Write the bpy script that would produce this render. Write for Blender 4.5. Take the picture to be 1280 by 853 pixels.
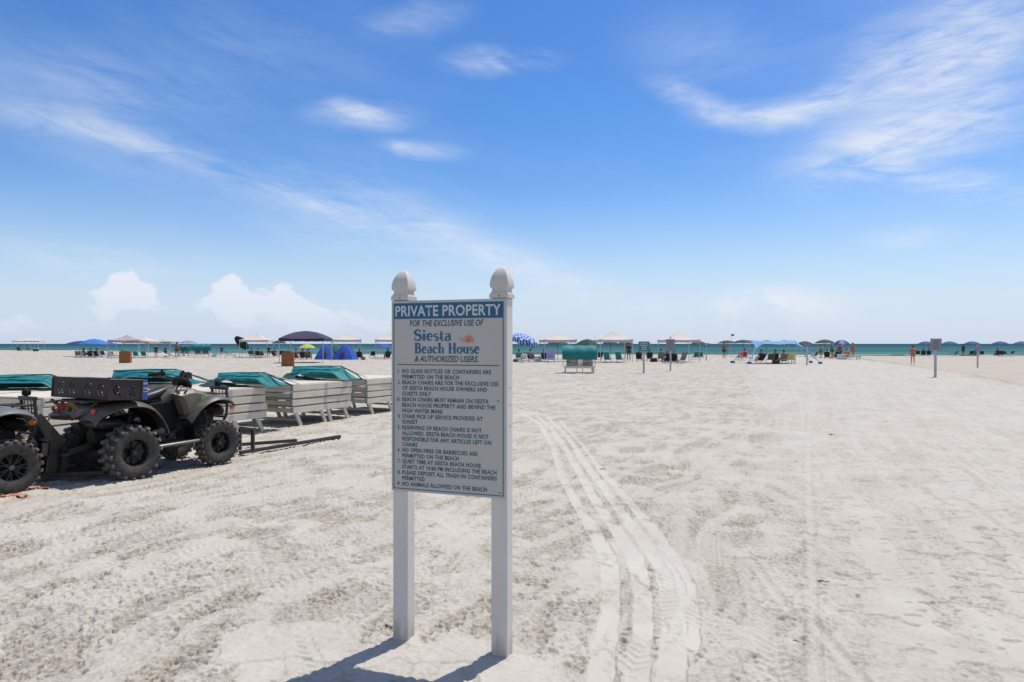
import bpy, bmesh, math, random
import numpy as np
from mathutils import Vector, Matrix, Euler
R = math.radians
PI = math.pi
random.seed(7)
SC = bpy.context.scene
for o in list(bpy.data.objects):
    bpy.data.objects.remove(o)

# ------------------------------------------------------------------ camera
EYE = 1.65          # height of the eye above the sand
FPX = 853.3         # focal length in photograph pixels (24 mm on 36 mm)
cam_d = bpy.data.cameras.new('camera')
cam = bpy.data.objects.new('camera', cam_d)
SC.collection.objects.link(cam)
cam_d.lens = 24.0
cam_d.sensor_width = 36.0
cam_d.shift_y = 3.5 / 1280.0
cam_d.clip_start = 0.05
cam_d.clip_end = 60000
cam.location = (0, 0, EYE)
cam.rotation_euler = (R(90), 0, 0)
SC.camera = cam
SC.view_settings.view_transform = 'Standard'
SC.view_settings.look = 'None'
SC.view_settings.gamma = 1.0
SC.view_settings.use_curve_mapping = False
SC.view_settings.exposure = 0.0
SC.cycles.use_denoising = True
SC.cycles.max_bounces = 6

# ------------------------------------------------------------------ world: sky and clouds
SUN_EL = 68.0
SUN_AZ = 44.0       # degrees to the right of the view (clockwise from +Y)
world = bpy.data.worlds.new('World')
SC.world = world
world.use_nodes = True
WN, WL = world.node_tree.nodes, world.node_tree.links
WN.clear()
def wn(t, **kw):
    n = WN.new(t)
    for k, v in kw.items():
        setattr(n, k, v)
    return n
def sock(n, i, v):
    if hasattr(v, 'is_output') or isinstance(v, bpy.types.NodeSocket):
        n.id_data.links.new(v, n.inputs[i])
    else:
        n.inputs[i].default_value = v
def wmath(op, a, b=0.0, clamp=False):
    n = wn('ShaderNodeMath', operation=op); n.use_clamp = clamp
    sock(n, 0, a); sock(n, 1, b)
    return n.outputs[0]
sky = wn('ShaderNodeTexSky', sky_type='NISHITA')
sky.sun_disc = False
sky.sun_elevation = R(SUN_EL)
sky.sun_rotation = R(SUN_AZ)
sky.air_density = 1.0
sky.dust_density = 0.6
sky.ozone_density = 3.0
tc = wn('ShaderNodeTexCoord')
sep = wn('ShaderNodeSeparateXYZ'); WL.new(tc.outputs['Generated'], sep.inputs[0])
az = wmath('ARCTAN2', sep.outputs[0], sep.outputs[1])
zc = wmath('MINIMUM', wmath('MAXIMUM', sep.outputs[2], -0.999), 0.999)
el = wmath('ARCSINE', zc)
ang = wn('ShaderNodeCombineXYZ'); WL.new(az, ang.inputs[0]); WL.new(el, ang.inputs[1])

def sky_dir(px, py):      # where in the sky a bearing lies: azimuth, elevation
    x, z = (px - 640) / FPX, (430 - py) / FPX
    return math.atan2(x, 1), math.atan2(z, math.hypot(x, 1))
def wnoise(scale, detail, rot=0.0, sx=1.0, sy=1.0, off=0.0, rough=0.55, dist=0.0):
    m = wn('ShaderNodeMapping'); m.vector_type = 'TEXTURE'
    m.inputs['Rotation'].default_value = (0, 0, rot)
    m.inputs['Scale'].default_value = (sx, sy, 1)
    m.inputs['Location'].default_value = (off, off * .7, off)
    WL.new(ang.outputs[0], m.inputs[0])
    n = wn('ShaderNodeTexNoise')
    n.inputs['Scale'].default_value = scale; n.inputs['Detail'].default_value = detail
    n.inputs['Roughness'].default_value = rough; n.inputs['Distortion'].default_value = dist
    WL.new(m.outputs[0], n.inputs['Vector'])
    return n.outputs['Fac']
def remap(v, a, b, c=0.0, d=1.0, smooth=True):
    n = wn('ShaderNodeMapRange'); n.interpolation_type = 'SMOOTHSTEP' if smooth else 'LINEAR'
    sock(n, 0, v); n.inputs[1].default_value = a; n.inputs[2].default_value = b
    n.inputs[3].default_value = c; n.inputs[4].default_value = d
    return n.outputs[0]
# warped coordinates so that no cloud edge is an ellipse
wcol = wn('ShaderNodeTexNoise'); wcol.inputs['Scale'].default_value = 5.0; wcol.inputs['Detail'].default_value = 5
WL.new(ang.outputs[0], wcol.inputs['Vector'])
wv = wn('ShaderNodeVectorMath', operation='SUBTRACT'); WL.new(wcol.outputs['Color'], wv.inputs[0]); wv.inputs[1].default_value = (.5, .5, .5)
def warped(k):
    s = wn('ShaderNodeVectorMath', operation='SCALE'); WL.new(wv.outputs[0], s.inputs[0]); s.inputs['Scale'].default_value = k
    a = wn('ShaderNodeVectorMath', operation='ADD'); WL.new(ang.outputs[0], a.inputs[0]); WL.new(s.outputs[0], a.inputs[1])
    return a.outputs[0]
W1, W2 = warped(.055), warped(.045)
def blob(x0, y0, x1, y1, width, soft=0.25, w=None):   # a cloud bank lying between two bearings
    a0, e0 = sky_dir(x0, y0); a1, e1 = sky_dir(x1, y1)
    m = wn('ShaderNodeMapping'); m.vector_type = 'TEXTURE'
    m.inputs['Location'].default_value = ((a0 + a1) / 2, (e0 + e1) / 2, 0)
    m.inputs['Rotation'].default_value = (0, 0, math.atan2(e1 - e0, a1 - a0))
    m.inputs['Scale'].default_value = (max(math.hypot(a1 - a0, e1 - e0) / 2, .001), width / FPX, 1)
    WL.new(w or W1, m.inputs[0])
    ln = wn('ShaderNodeVectorMath', operation='LENGTH'); WL.new(m.outputs[0], ln.inputs[0])
    return remap(ln.outputs['Value'], 1.25, soft)
def acc(items):
    t = None
    for v, k in items:
        s = wmath('MULTIPLY', v, k)
        t = s if t is None else wmath('ADD', t, s)
    return t
streak_l = wnoise(6.0, 9, rot=R(-20), sx=2.6, sy=.42, rough=.66, dist=.5)
streak_r = wnoise(5.6, 10, rot=R(14), sx=2.4, sy=.48, off=3.1, rough=.66, dist=.6)
fine = wnoise(26.0, 10, rot=R(-4), sx=2.6, sy=.55, off=1.3, rough=.68, dist=.8)
puff = wnoise(16.0, 12, sx=1.35, sy=.95, off=5.3, rough=.58)
left = acc([(blob(-80, 105, 320, 222, 17, .0), .52), (blob(180, 185, 560, 305, 20, .0), .46), (blob(-60, 95, 330, 250, 50, .0), .34), (blob(480, 275, 800, 372, 24, .0), .85), (blob(280, 235, 760, 365, 60, .0), .40),
            (blob(-80, 60, 330, 140, 48, .0), .38), (blob(-40, 290, 300, 345, 26, .0), .60),
            (blob(370, 146, 530, 146, 21, .0), .95), (blob(400, 134, 470, 140, 14, .0), .5), (blob(460, 184, 590, 193, 13, .0), .9), (blob(480, 178, 510, 196, 10, .0), .5),
            (blob(545, 78, 710, 76, 16, .0), 1.15), (blob(440, 30, 600, 18, 22, .0), .45),
            (blob(250, 210, 620, 290, 60, .0), .35), (blob(100, 20, 500, 80, 60, .0), .18)])
right = acc([(blob(800, 100, 930, 150, 22, .0), .80), (blob(850, 150, 1130, 118, 22, .0), 1.15), (blob(1040, 120, 1300, 20, 52, .0), 1.0),
             (blob(960, 218, 1340, 130, 40, .0), 1.15), (blob(1060, 212, 1340, 250, 17, .0), 1.15),
             (blob(1060, 292, 1210, 290, 16, .0), .55), (blob(1150, 40, 1330, 90, 70, .0), .55),
             (blob(760, 50, 1000, 60, 50, .0), .25), (blob(960, 120, 1420, 90, 150, .0), .36)])
low = acc([(blob(640, 350, 860, 395, 34, .0, W2), .40), (blob(860, 385, 1080, 376, 26, .0, W2), 1.1),
           (blob(700, 405, 1400, 400, 40, .0, W2), .25)])
cl = wmath('MULTIPLY', left, remap(wmath('ADD', wmath('MULTIPLY', streak_l, .60), wmath('MULTIPLY', fine, .40)), .33, .66))
cr = wmath('MULTIPLY', right, remap(wmath('ADD', wmath('MULTIPLY', streak_r, .62), wmath('MULTIPLY', fine, .38)), .33, .63))
cw = wmath('MULTIPLY', low, remap(puff, .36, .56, .15, 1.0))
# heaped clouds low over the sea on the left
heap = acc([(blob(70, 368, 240, 360, 38, .0, W2), 1.0), (blob(130, 345, 195, 338, 24, .1, W2), .5),
            (blob(235, 380, 400, 376, 34, .0, W2), .85), (blob(262, 352, 318, 350, 18, .1, W2), .6), (blob(330, 385, 500, 412, 26, .0, W2), 1.0),
            (blob(-20, 405, 110, 405, 24, .1, W2), .85), (blob(100, 408, 520, 414, 18, .1, W2), .40)])
hp = wmath('MULTIPLY', remap(wmath('ADD', heap, wmath('MULTIPLY', wmath('MULTIPLY', wmath('SUBTRACT', puff, .5), 3.6), wmath('MINIMUM', wmath('MULTIPLY', heap, 4.0), 1.0))), .46, .74, 0.0, .90), remap(el, .0, .09, .22, 1.0))
# sky goes on outside the frame; unseen cloud thickened there to whiten shade light
veil_n = wnoise(2.2, 8, rot=R(-10), sx=2.0, sy=.7, off=7.7, rough=.6, dist=.3)
away = remap(wmath('ABSOLUTE', az), .75, 1.1)
veil = wmath('MULTIPLY', remap(veil_n, .40, .70, .15, .80), away)
high = wmath('MULTIPLY', remap(veil_n, .44, .74, 0.0, .16), remap(el, .0, .2))
tot = wmath('ADD', wmath('ADD', cl, cr), wmath('ADD', cw, wmath('ADD', veil, high)))
tot = wmath('MINIMUM', wmath('MULTIPLY', tot, .68), .85)
tot = wmath('MAXIMUM', tot, hp)
# sky colour: the Nishita sky, a touch more saturated, whitening into sea haze at the horizon
hs = wn('ShaderNodeHueSaturation'); hs.inputs['Hue'].default_value = .508; hs.inputs['Saturation'].default_value = 1.36; hs.inputs['Value'].default_value = 1.09
WL.new(sky.outputs[0], hs.inputs['Color'])
SKYK = 0.13
hz = wn('ShaderNodeMix', data_type='RGBA')
WL.new(remap(el, -.02, .235, .84, .0), hz.inputs[0])
WL.new(hs.outputs[0], hz.inputs[6])
hz.inputs[7].default_value = (.585 / SKYK, .695 / SKYK, .90 / SKYK, 1)
cm = wn('ShaderNodeMix', data_type='RGBA')
WL.new(tot, cm.inputs[0]); WL.new(hz.outputs[2], cm.inputs[6])
cm.inputs[7].default_value = (.80 / SKYK, .845 / SKYK, .93 / SKYK, 1)
bg = wn('ShaderNodeBackground'); bg.inputs['Strength'].default_value = SKYK
WL.new(cm.outputs[2], bg.inputs['Color'])
wo = wn('ShaderNodeOutputWorld'); WL.new(bg.outputs[0], wo.inputs['Surface'])

# ------------------------------------------------------------------ sun
sun_d = bpy.data.lights.new('sun', 'SUN')
sun_d.energy = 5.0
sun_d.angle = R(0.53)
sun_d.color = (1.0, .95, .865)
sun = bpy.data.objects.new('sun', sun_d)
SC.collection.objects.link(sun)
sdir = Vector((math.sin(R(SUN_AZ)) * math.cos(R(SUN_EL)), math.cos(R(SUN_AZ)) * math.cos(R(SUN_EL)), math.sin(R(SUN_EL))))
sun.rotation_euler = sdir.to_track_quat('Z', 'Y').to_euler()
sun.location = sdir * 30

# ------------------------------------------------------------------ helpers
COL = SC.collection
def at(px, d):            # ground point on bearing px at distance d in front of the eye
    return Vector(((px - 640) / FPX * d, d, 0))
def gp(px, py):           # ground point seen at photograph pixel px, py
    d = EYE * FPX / (py - 430)
    return at(px, d)

MATS = {}
def mat(name, col, rough=.6, metal=0.0, var=.12, vscale=6.0, bump=0.0, bscale=40.0, col2=None, spec=.5, sheen=0.0, trans=0.0, wave=None):
    if name in MATS:
        return MATS[name]
    m = bpy.data.materials.new(name); m.use_nodes = True
    N, L = m.node_tree.nodes, m.node_tree.links
    b = N['Principled BSDF']
    b.inputs['Roughness'].default_value = rough
    b.inputs['Metallic'].default_value = metal
    b.inputs['Specular IOR Level'].default_value = spec
    if sheen:
        b.inputs['Sheen Weight'].default_value = sheen
    t = N.new('ShaderNodeTexCoord')
    n = N.new('ShaderNodeTexNoise'); n.inputs['Scale'].default_value = vscale; n.inputs['Detail'].default_value = 6
    n.inputs['Roughness'].default_value = .65
    L.new(t.outputs['Object'], n.inputs['Vector'])
    mr = N.new('ShaderNodeMapRange'); mr.inputs[1].default_value = .3; mr.inputs[2].default_value = .7
    L.new(n.outputs['Fac'], mr.inputs[0])
    mx = N.new('ShaderNodeMix'); mx.data_type = 'RGBA'
    L.new(mr.outputs[0], mx.inputs[0])
    c2 = col2 if col2 else tuple(max(0, c * (1 - 2 * var)) for c in col)
    mx.inputs[6].default_value = (*c2, 1); mx.inputs[7].default_value = (*col, 1)
    L.new(mx.outputs[2], b.inputs['Base Color'])
    rr = N.new('ShaderNodeMapRange'); rr.inputs[3].default_value = min(1, rough + .1); rr.inputs[4].default_value = max(.03, rough - .1)
    L.new(n.outputs['Fac'], rr.inputs[0]); L.new(rr.outputs[0], b.inputs['Roughness'])
    if bump:
        n2 = N.new('ShaderNodeTexNoise'); n2.inputs['Scale'].default_value = bscale; n2.inputs['Detail'].default_value = 4
        L.new(t.outputs['Object'], n2.inputs['Vector'])
        bp = N.new('ShaderNodeBump'); bp.inputs['Strength'].default_value = bump; bp.inputs['Distance'].default_value = .02
        L.new(n2.outputs['Fac'], bp.inputs['Height']); L.new(bp.outputs[0], b.inputs['Normal'])
    if trans:      # thin cloth lets daylight through
        tr = N.new('ShaderNodeBsdfTranslucent'); L.new(mx.outputs[2], tr.inputs['Color'])
        ms = N.new('ShaderNodeMixShader'); ms.inputs[0].default_value = trans
        L.new(b.outputs[0], ms.inputs[1]); L.new(tr.outputs[0], ms.inputs[2])
        L.new(ms.outputs[0], N['Material Output'].inputs['Surface'])
    MATS[name] = m
    return m

class MB:                 # collects shapes, then links them as ONE mesh object
    def __init__(s): s.v = []; s.f = []; s.fm = []; s.mi = 0
    def add(s, vs, fs):
        k = len(s.v); s.v += [tuple(v) for v in vs]
        for f in fs: s.f.append([i + k for i in f]); s.fm.append(s.mi)
        return s
    def box(s, c, d, rz=0, M=None):
        cx, cy, cz = c; a, b, h = d[0] / 2, d[1] / 2, d[2] / 2
        vs = [Vector((x, y, z)) for z in (-h, h) for y in (-b, b) for x in (-a, a)]
        m = Matrix.Translation((cx, cy, cz)) @ (M if M else Matrix.Rotation(rz, 4, 'Z'))
        return s.add([m @ v for v in vs], [(0, 2, 3, 1), (4, 5, 7, 6), (0, 1, 5, 4), (2, 6, 7, 3), (0, 4, 6, 2), (1, 3, 7, 5)])
    def bar(s, p, q, w, h, up=(0, 0, 1)):        # rectangular bar from p to q
        p, q = Vector(p), Vector(q); t = (q - p).normalized(); u = Vector(up)
        sd = t.cross(u)
        if sd.length < 1e-4: sd = t.cross(Vector((1, 0, 0)))
        sd.normalize(); n = sd.cross(t).normalized()
        vs = [P + sd * (w / 2 * a) + n * (h / 2 * b) for P in (p, q) for a, b in ((-1, -1), (1, -1), (1, 1), (-1, 1))]
        return s.add(vs, [(0, 1, 2, 3), (7, 6, 5, 4), (0, 4, 5, 1), (1, 5, 6, 2), (2, 6, 7, 3), (3, 7, 4, 0)])
    def tube(s, pts, r, n=8, cap=True, radii=None):
        pts = [Vector(p) for p in pts]; rings = []; prev = None
        for i, p in enumerate(pts):
            a = pts[max(i - 1, 0)]; b = pts[min(i + 1, len(pts) - 1)]
            t = (b - a).normalized()
            if prev is None:
                u = t.orthogonal().normalized()
            else:
                u = (prev - t * prev.dot(t)).normalized()
            prev = u; w = t.cross(u)
            rr = radii[i] if radii else r
            rings.append([p + (u * math.cos(2 * PI * k / n) + w * math.sin(2 * PI * k / n)) * rr for k in range(n)])
        vs = [v for g in rings for v in g]; fs = []
        for i in range(len(pts) - 1):
            for k in range(n):
                fs.append((i * n + k, i * n + (k + 1) % n, (i + 1) * n + (k + 1) % n, (i + 1) * n + k))
        if cap:
            fs.append(tuple(range(n))[::-1]); fs.append(tuple((len(pts) - 1) * n + k for k in range(n)))
        return s.add(vs, fs)
    def lathe(s, prof, n=24, M=None, a0=0.0):      # prof: (r, z)
        M = M or Matrix.Identity(4); vs = []; fs = []
        for r, z in prof:
            for k in range(n):
                a = 2 * PI * k / n + a0
                vs.append(M @ Vector((r * math.cos(a), r * math.sin(a), z)))
        for i in range(len(prof) - 1):
            for k in range(n):
                fs.append((i * n + k, i * n + (k + 1) % n, (i + 1) * n + (k + 1) % n, (i + 1) * n + k))
        fs.append(tuple(range(n))[::-1]); fs.append(tuple((len(prof) - 1) * n + k for k in range(n)))
        return s.add(vs, fs)
    def grid(s, fn, nu, nv, thick=0.0):            # fn(u, v) -> point ; a thin sheet with real thickness
        P = [[Vector(fn(i / nu, j / nv)) for j in range(nv + 1)] for i in range(nu + 1)]
        vs = [p for row in P for p in row]; W = nv + 1
        fs = [(i * W + j, (i + 1) * W + j, (i + 1) * W + j + 1, i * W + j + 1) for i in range(nu) for j in range(nv)]
        if thick:
            off = len(vs); nor = []
            for i in range(nu + 1):
                for j in range(nv + 1):
                    du = P[min(i + 1, nu)][j] - P[max(i - 1, 0)][j]; dv = P[i][min(j + 1, nv)] - P[i][max(j - 1, 0)]
                    n = du.cross(dv); nor.append(n.normalized() if n.length > 1e-9 else Vector((0, 0, 1)))
            vs = vs + [p - n * thick for p, n in zip(vs, nor)]
            fs += [tuple(off + i for i in f[::-1]) for f in list(fs)]
            for j in range(nv):
                fs.append((j, j + 1, off + j + 1, off + j)); a = nu * W; fs.append((a + j + 1, a + j, off + a + j, off + a + j + 1))
            for i in range(nu):
                fs.append(((i + 1) * W, i * W, off + i * W, off + (i + 1) * W))
                a = nv; fs.append((i * W + a, (i + 1) * W + a, off + (i + 1) * W + a, off + i * W + a))
        return s.add(vs, fs)
    def prism(s, poly, axis, a, b):                # polygon in the plane across `axis`, extruded a..b
        def P(u, v, w): return {'y': (u, w, v), 'x': (w, u, v), 'z': (u, v, w)}[axis]
        n = len(poly)
        vs = [P(u, v, a) for u, v in poly] + [P(u, v, b) for u, v in poly]
        fs = [tuple(range(n)), tuple(range(2 * n - 1, n - 1, -1))] + [(i, i + n, (i + 1) % n + n, (i + 1) % n) for i in range(n)]
        return s.add(vs, fs)
    def loft(s, secs, n=14, p=2.5):                # secs: (x, yc, zc, half width, half height), along x
        vs = []
        for x, yc, zc_, a, b in secs:
            for k in range(n):
                t = 2 * PI * k / n; c, si = math.cos(t), math.sin(t)
                vs.append((x, yc + a * abs(c) ** (2 / p) * (1 if c >= 0 else -1), zc_ + b * abs(si) ** (2 / p) * (1 if si >= 0 else -1)))
        fs = [(i * n + k, i * n + (k + 1) % n, (i + 1) * n + (k + 1) % n, (i + 1) * n + k) for i in range(len(secs) - 1) for k in range(n)]
        fs.append(tuple(range(n))[::-1]); fs.append(tuple((len(secs) - 1) * n + k for k in range(n)))
        return s.add(vs, fs)
    def mesh(s, name, mats, smooth=False):
        me = bpy.data.meshes.new(name)
        me.from_pydata(s.v, [], s.f)
        for m in (mats if isinstance(mats, (list, tuple)) else [mats]): me.materials.append(m)
        if any(s.fm): me.polygons.foreach_set('material_index', s.fm)
        bm = bmesh.new(); bm.from_mesh(me); bmesh.ops.recalc_face_normals(bm, faces=bm.faces); bm.to_mesh(me); bm.free()
        if smooth: me.polygons.foreach_set('use_smooth', [True] * len(me.polygons))
        me.update()
        return me
    def build(s, name, mats, parent=None, smooth=False, bevel=0.0, ang=40):
        o = bpy.data.objects.new(name, s.mesh(name, mats, smooth)); COL.objects.link(o)
        o.parent = parent
        if bevel:
            b = o.modifiers.new('bevel', 'BEVEL'); b.width = bevel; b.segments = 2; b.limit_method = 'ANGLE'; b.angle_limit = R(40)
        if smooth and ang:
            try:
                o.data.set_sharp_from_angle(angle=R(ang))
            except Exception: pass
        return o
def tag(o, label=None, cat=None, group=None, kind=None):
    if label: o['label'] = label
    if cat: o['category'] = cat
    if group: o['group'] = group
    if kind: o['kind'] = kind
    return o
def thing(name, label, cat, loc=(0, 0, 0), rz=0.0, group=None):
    o = bpy.data.objects.new(name, None); COL.objects.link(o)
    o.empty_display_size = .2
    o.location = loc; o.rotation_euler = (0, 0, rz)
    return tag(o, label, cat, group)
def kids(o):
    return KID.get(o.name) or [c for c in o.children]
KID = {}
def dup(root, loc=None, rz=None, label=None, group=None, scale=None):
    def cp(o, par):
        c = o.copy(); COL.objects.link(c); c.parent = par
        for ch in list(o.children): cp(ch, c)
        return c
    r = cp(root, None)
    if loc is not None: r.location = loc
    if rz is not None: r.rotation_euler = (0, 0, rz)
    if label: r['label'] = label
    if group: r['group'] = group
    if scale: r.scale = scale if isinstance(scale, (tuple, list)) else (scale,) * 3
    return r
# ------------------------------------------------------------------ numpy noise for the sand relief
def _h(ix, iy, seed):
    n = (ix.astype(np.int64) * 374761393 + iy.astype(np.int64) * 668265263 + seed * 1442695041) & 0xffffffff
    n = ((n ^ (n >> 13)) * 1274126177) & 0xffffffff
    return ((n ^ (n >> 16)) & 0xffff).astype(np.float32) / 65535.0
def vnoise(x, y, seed):
    xi, yi = np.floor(x), np.floor(y); fx, fy = (x - xi).astype(np.float32), (y - yi).astype(np.float32)
    fx = fx * fx * (3 - 2 * fx); fy = fy * fy * (3 - 2 * fy)
    a = _h(xi, yi, seed); b = _h(xi + 1, yi, seed); c = _h(xi, yi + 1, seed); d = _h(xi + 1, yi + 1, seed)
    return (a + (b - a) * fx) * (1 - fy) + (c + (d - c) * fx) * fy
def fbm(x, y, seed, octs=3, gain=.5):
    t = 0; a = 1.0; s = 0
    for i in range(octs):
        t = t + a * vnoise(x * 2 ** i + 17.3 * i, y * 2 ** i - 9.1 * i, seed + i); s += a; a *= gain
    return t / s
def sst(x, a, b):
    t = np.clip((x - a) / (b - a), 0, 1); return t * t * (3 - 2 * t)
def polyd(X, Y, pts):      # distance to a polyline, and the length run along it
    D = np.full(X.shape, 1e9, np.float32); S = np.zeros(X.shape, np.float32); run = 0.0; W = np.zeros(X.shape, np.float32)
    for (x0, y0, w0), (x1, y1, w1) in zip(pts[:-1], pts[1:]):
        dx, dy = x1 - x0, y1 - y0; L = math.hypot(dx, dy)
        t = np.clip(((X - x0) * dx + (Y - y0) * dy) / (L * L), 0, 1)
        d = np.hypot(X - x0 - t * dx, Y - y0 - t * dy)
        m = d < D
        D = np.where(m, d, D); S = np.where(m, run + t * L, S); W = np.where(m, w0 + (w1 - w0) * t, W); run += L
    return D, S, W

# wheel tracks, given where they lie on the beach
def trk(pts):              # photograph points (read off a 2x enlargement whose corner is 640, 450) -> ground
    out = []
    for x, y, w in pts:
        d = EYE * FPX / (20 + y / 2); out.append(((x / 2) / FPX * d, d, (w / 2) / FPX * d / 2))
    return out
TRACKS = [
 trk([(-560, 84, 5), (-300, 96, 6), (-120, 106, 7), (-30, 118, 7), (20, 130, 8), (70, 160, 11), (105, 220, 15), (130, 300, 20), (170, 370, 26), (208, 430, 34), (240, 490, 42), (250, 560, 46), (245, 640, 48), (230, 720, 60), (222, 806, 66), (210, 960, 80)]),
 trk([(-560, 78, 5), (-300, 88, 6), (-110, 100, 7), (0, 116, 7), (60, 138, 9), (100, 172, 12), (143, 235, 17), (180, 300, 22), (222, 370, 28), (268, 430, 36), (308, 490, 42), (324, 560, 46), (330, 640, 50), (322, 720, 52), (312, 806, 64), (300, 960, 84)]),
 trk([(20, 114, 7), (92, 145, 9), (143, 195, 13), (182, 255, 18), (235, 325, 24), (286, 395, 30), (336, 450, 40), (374, 505, 50), (398, 560, 62), (408, 640, 64), (404, 720, 66), (398, 806, 80), (390, 960, 100)]),
 trk([(120, 152, 7), (180, 215, 10), (228, 280, 16), (290, 350, 22), (350, 415, 30), (398, 480, 36), (436, 560, 42), (450, 640, 40), (452, 720, 36)]),
]
THIN = [
 trk([(745, 150, 8), (744, 300, 14), (750, 450, 20), (752, 600, 26), (765, 806, 34), (770, 950, 40)]),
 trk([(575, 20, 6), (600, 75, 10), (650, 130, 12)]),
 trk([(690, 40, 8), (725, 110, 12), (735, 200, 14)]),
 trk([(860, 60, 5), (900, 130, 7), (1050, 210, 12), (1250, 340, 16), (1400, 430, 18)]),
 trk([(905, 55, 5), (985, 130, 8), (1150, 225, 12), (1350, 350, 18)]),
 trk([(1000, 60, 5), (1140, 140, 8), (1290, 195, 12), (1500, 280, 15)]),
 trk([(1105, 45, 6), (1150, 80, 8), (1240, 125, 10), (1400, 190, 12)]),
 trk([(1130, 45, 6), (1180, 80, 8), (1270, 120, 10), (1430, 180, 12)]),
 trk([(1130, 350, 14), (1215, 420, 24), (1320, 470, 26)]),
 trk([(600, 500, 20), (640, 560, 24), (700, 640, 30), (740, 640, 30), (800, 720, 34), (880, 806, 40)]),
]
TREAD = [
 trk([(-760, 250, 16), (-700, 330, 22), (-640, 500, 34), (-600, 650, 44), (-590, 820, 52), (-560, 1000, 60)]),
 trk([(-700, 260, 16), (-640, 340, 22), (-575, 520, 34), (-530, 690, 44), (-460, 830, 54), (-400, 1000, 60)]),
 trk([(-1280, 470, 22), (-1000, 430, 24), (-700, 330, 22), (-400, 220, 16), (-250, 170, 12), (-90, 118, 8)]),
 trk([(-1280, 420, 20), (-1000, 385, 22), (-700, 290, 18), (-400, 190, 13), (-260, 145, 10)]),
 trk([(440, 790, 40), (465, 640, 30), (470, 560, 26), (430, 460, 22)]),
 trk([(-20, 610, 40), (110, 600, 40), (200, 585, 36)]),
 trk([(660, 700, 30), (690, 806, 34), (720, 950, 40)]),
 trk([(330, 330, 14), (480, 390, 18), (640, 500, 26), (720, 590, 30)]),
]
def gpt(px, py): d = EYE * FPX / (py - 430); return ((px - 640) / FPX * d, d)
def fam(pts, offs, w):
    base = [gpt(*p) for p in pts]
    for o in offs:
        out = []
        for i, (x, y) in enumerate(base):
            a = base[max(i - 1, 0)]; c_ = base[min(i + 1, len(base) - 1)]; dx, dy = c_[0] - a[0], c_[1] - a[1]; L_ = math.hypot(dx, dy)
            out.append((x - dy / L_ * o, y + dx / L_ * o, w))
        TREAD.append(out)
fam([(-150, 745), (0, 700), (200, 640), (350, 600), (490, 562), (600, 535)], (-.55, -.30, 0, .28, .95, 1.25), .10)
fam([(60, 853), (190, 760), (330, 690), (490, 622), (600, 590)], (-.5, -.2, .35, .62), .10)
fam([(-100, 650), (60, 625), (220, 597), (400, 553), (490, 530)], (.3, .6, 1.5), .11)
fam([(860, 560), (900, 640), (905, 740), (880, 853)], (-.35, 0), .09)
fam([(700, 500), (860, 560), (1010, 640), (1100, 760), (1130, 853)], (0, .3), .10)
fam([(760, 470), (860, 510), (930, 600), (960, 720), (965, 853)], (0, -.4), .09)
SMOOTHS = [(-.62, 3.55, .85, .32), (-1.25, 3.75, .55, .3), (.1, 3.35, .35, .2), (-.3, 3.05, .9, .35), (-.05, 4.6, .25, .12)]

def berm(Y):               # x of the low scarp where the damp flat begins, on the right
    return np.interp(Y, [-30, 8, 28.1, 30.8, 40.2, 62.5, 78, 100, 400], [-4, 13.2, 21.1, 22.1, 26.3, 34.4, 40, 49, 180])
def shore(X):              # distance of the waterline
    return np.interp(X, [-400, -110, -70, -40, 0, 60, 400], [215, 190, 140, 122, 117, 114, 118])

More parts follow.
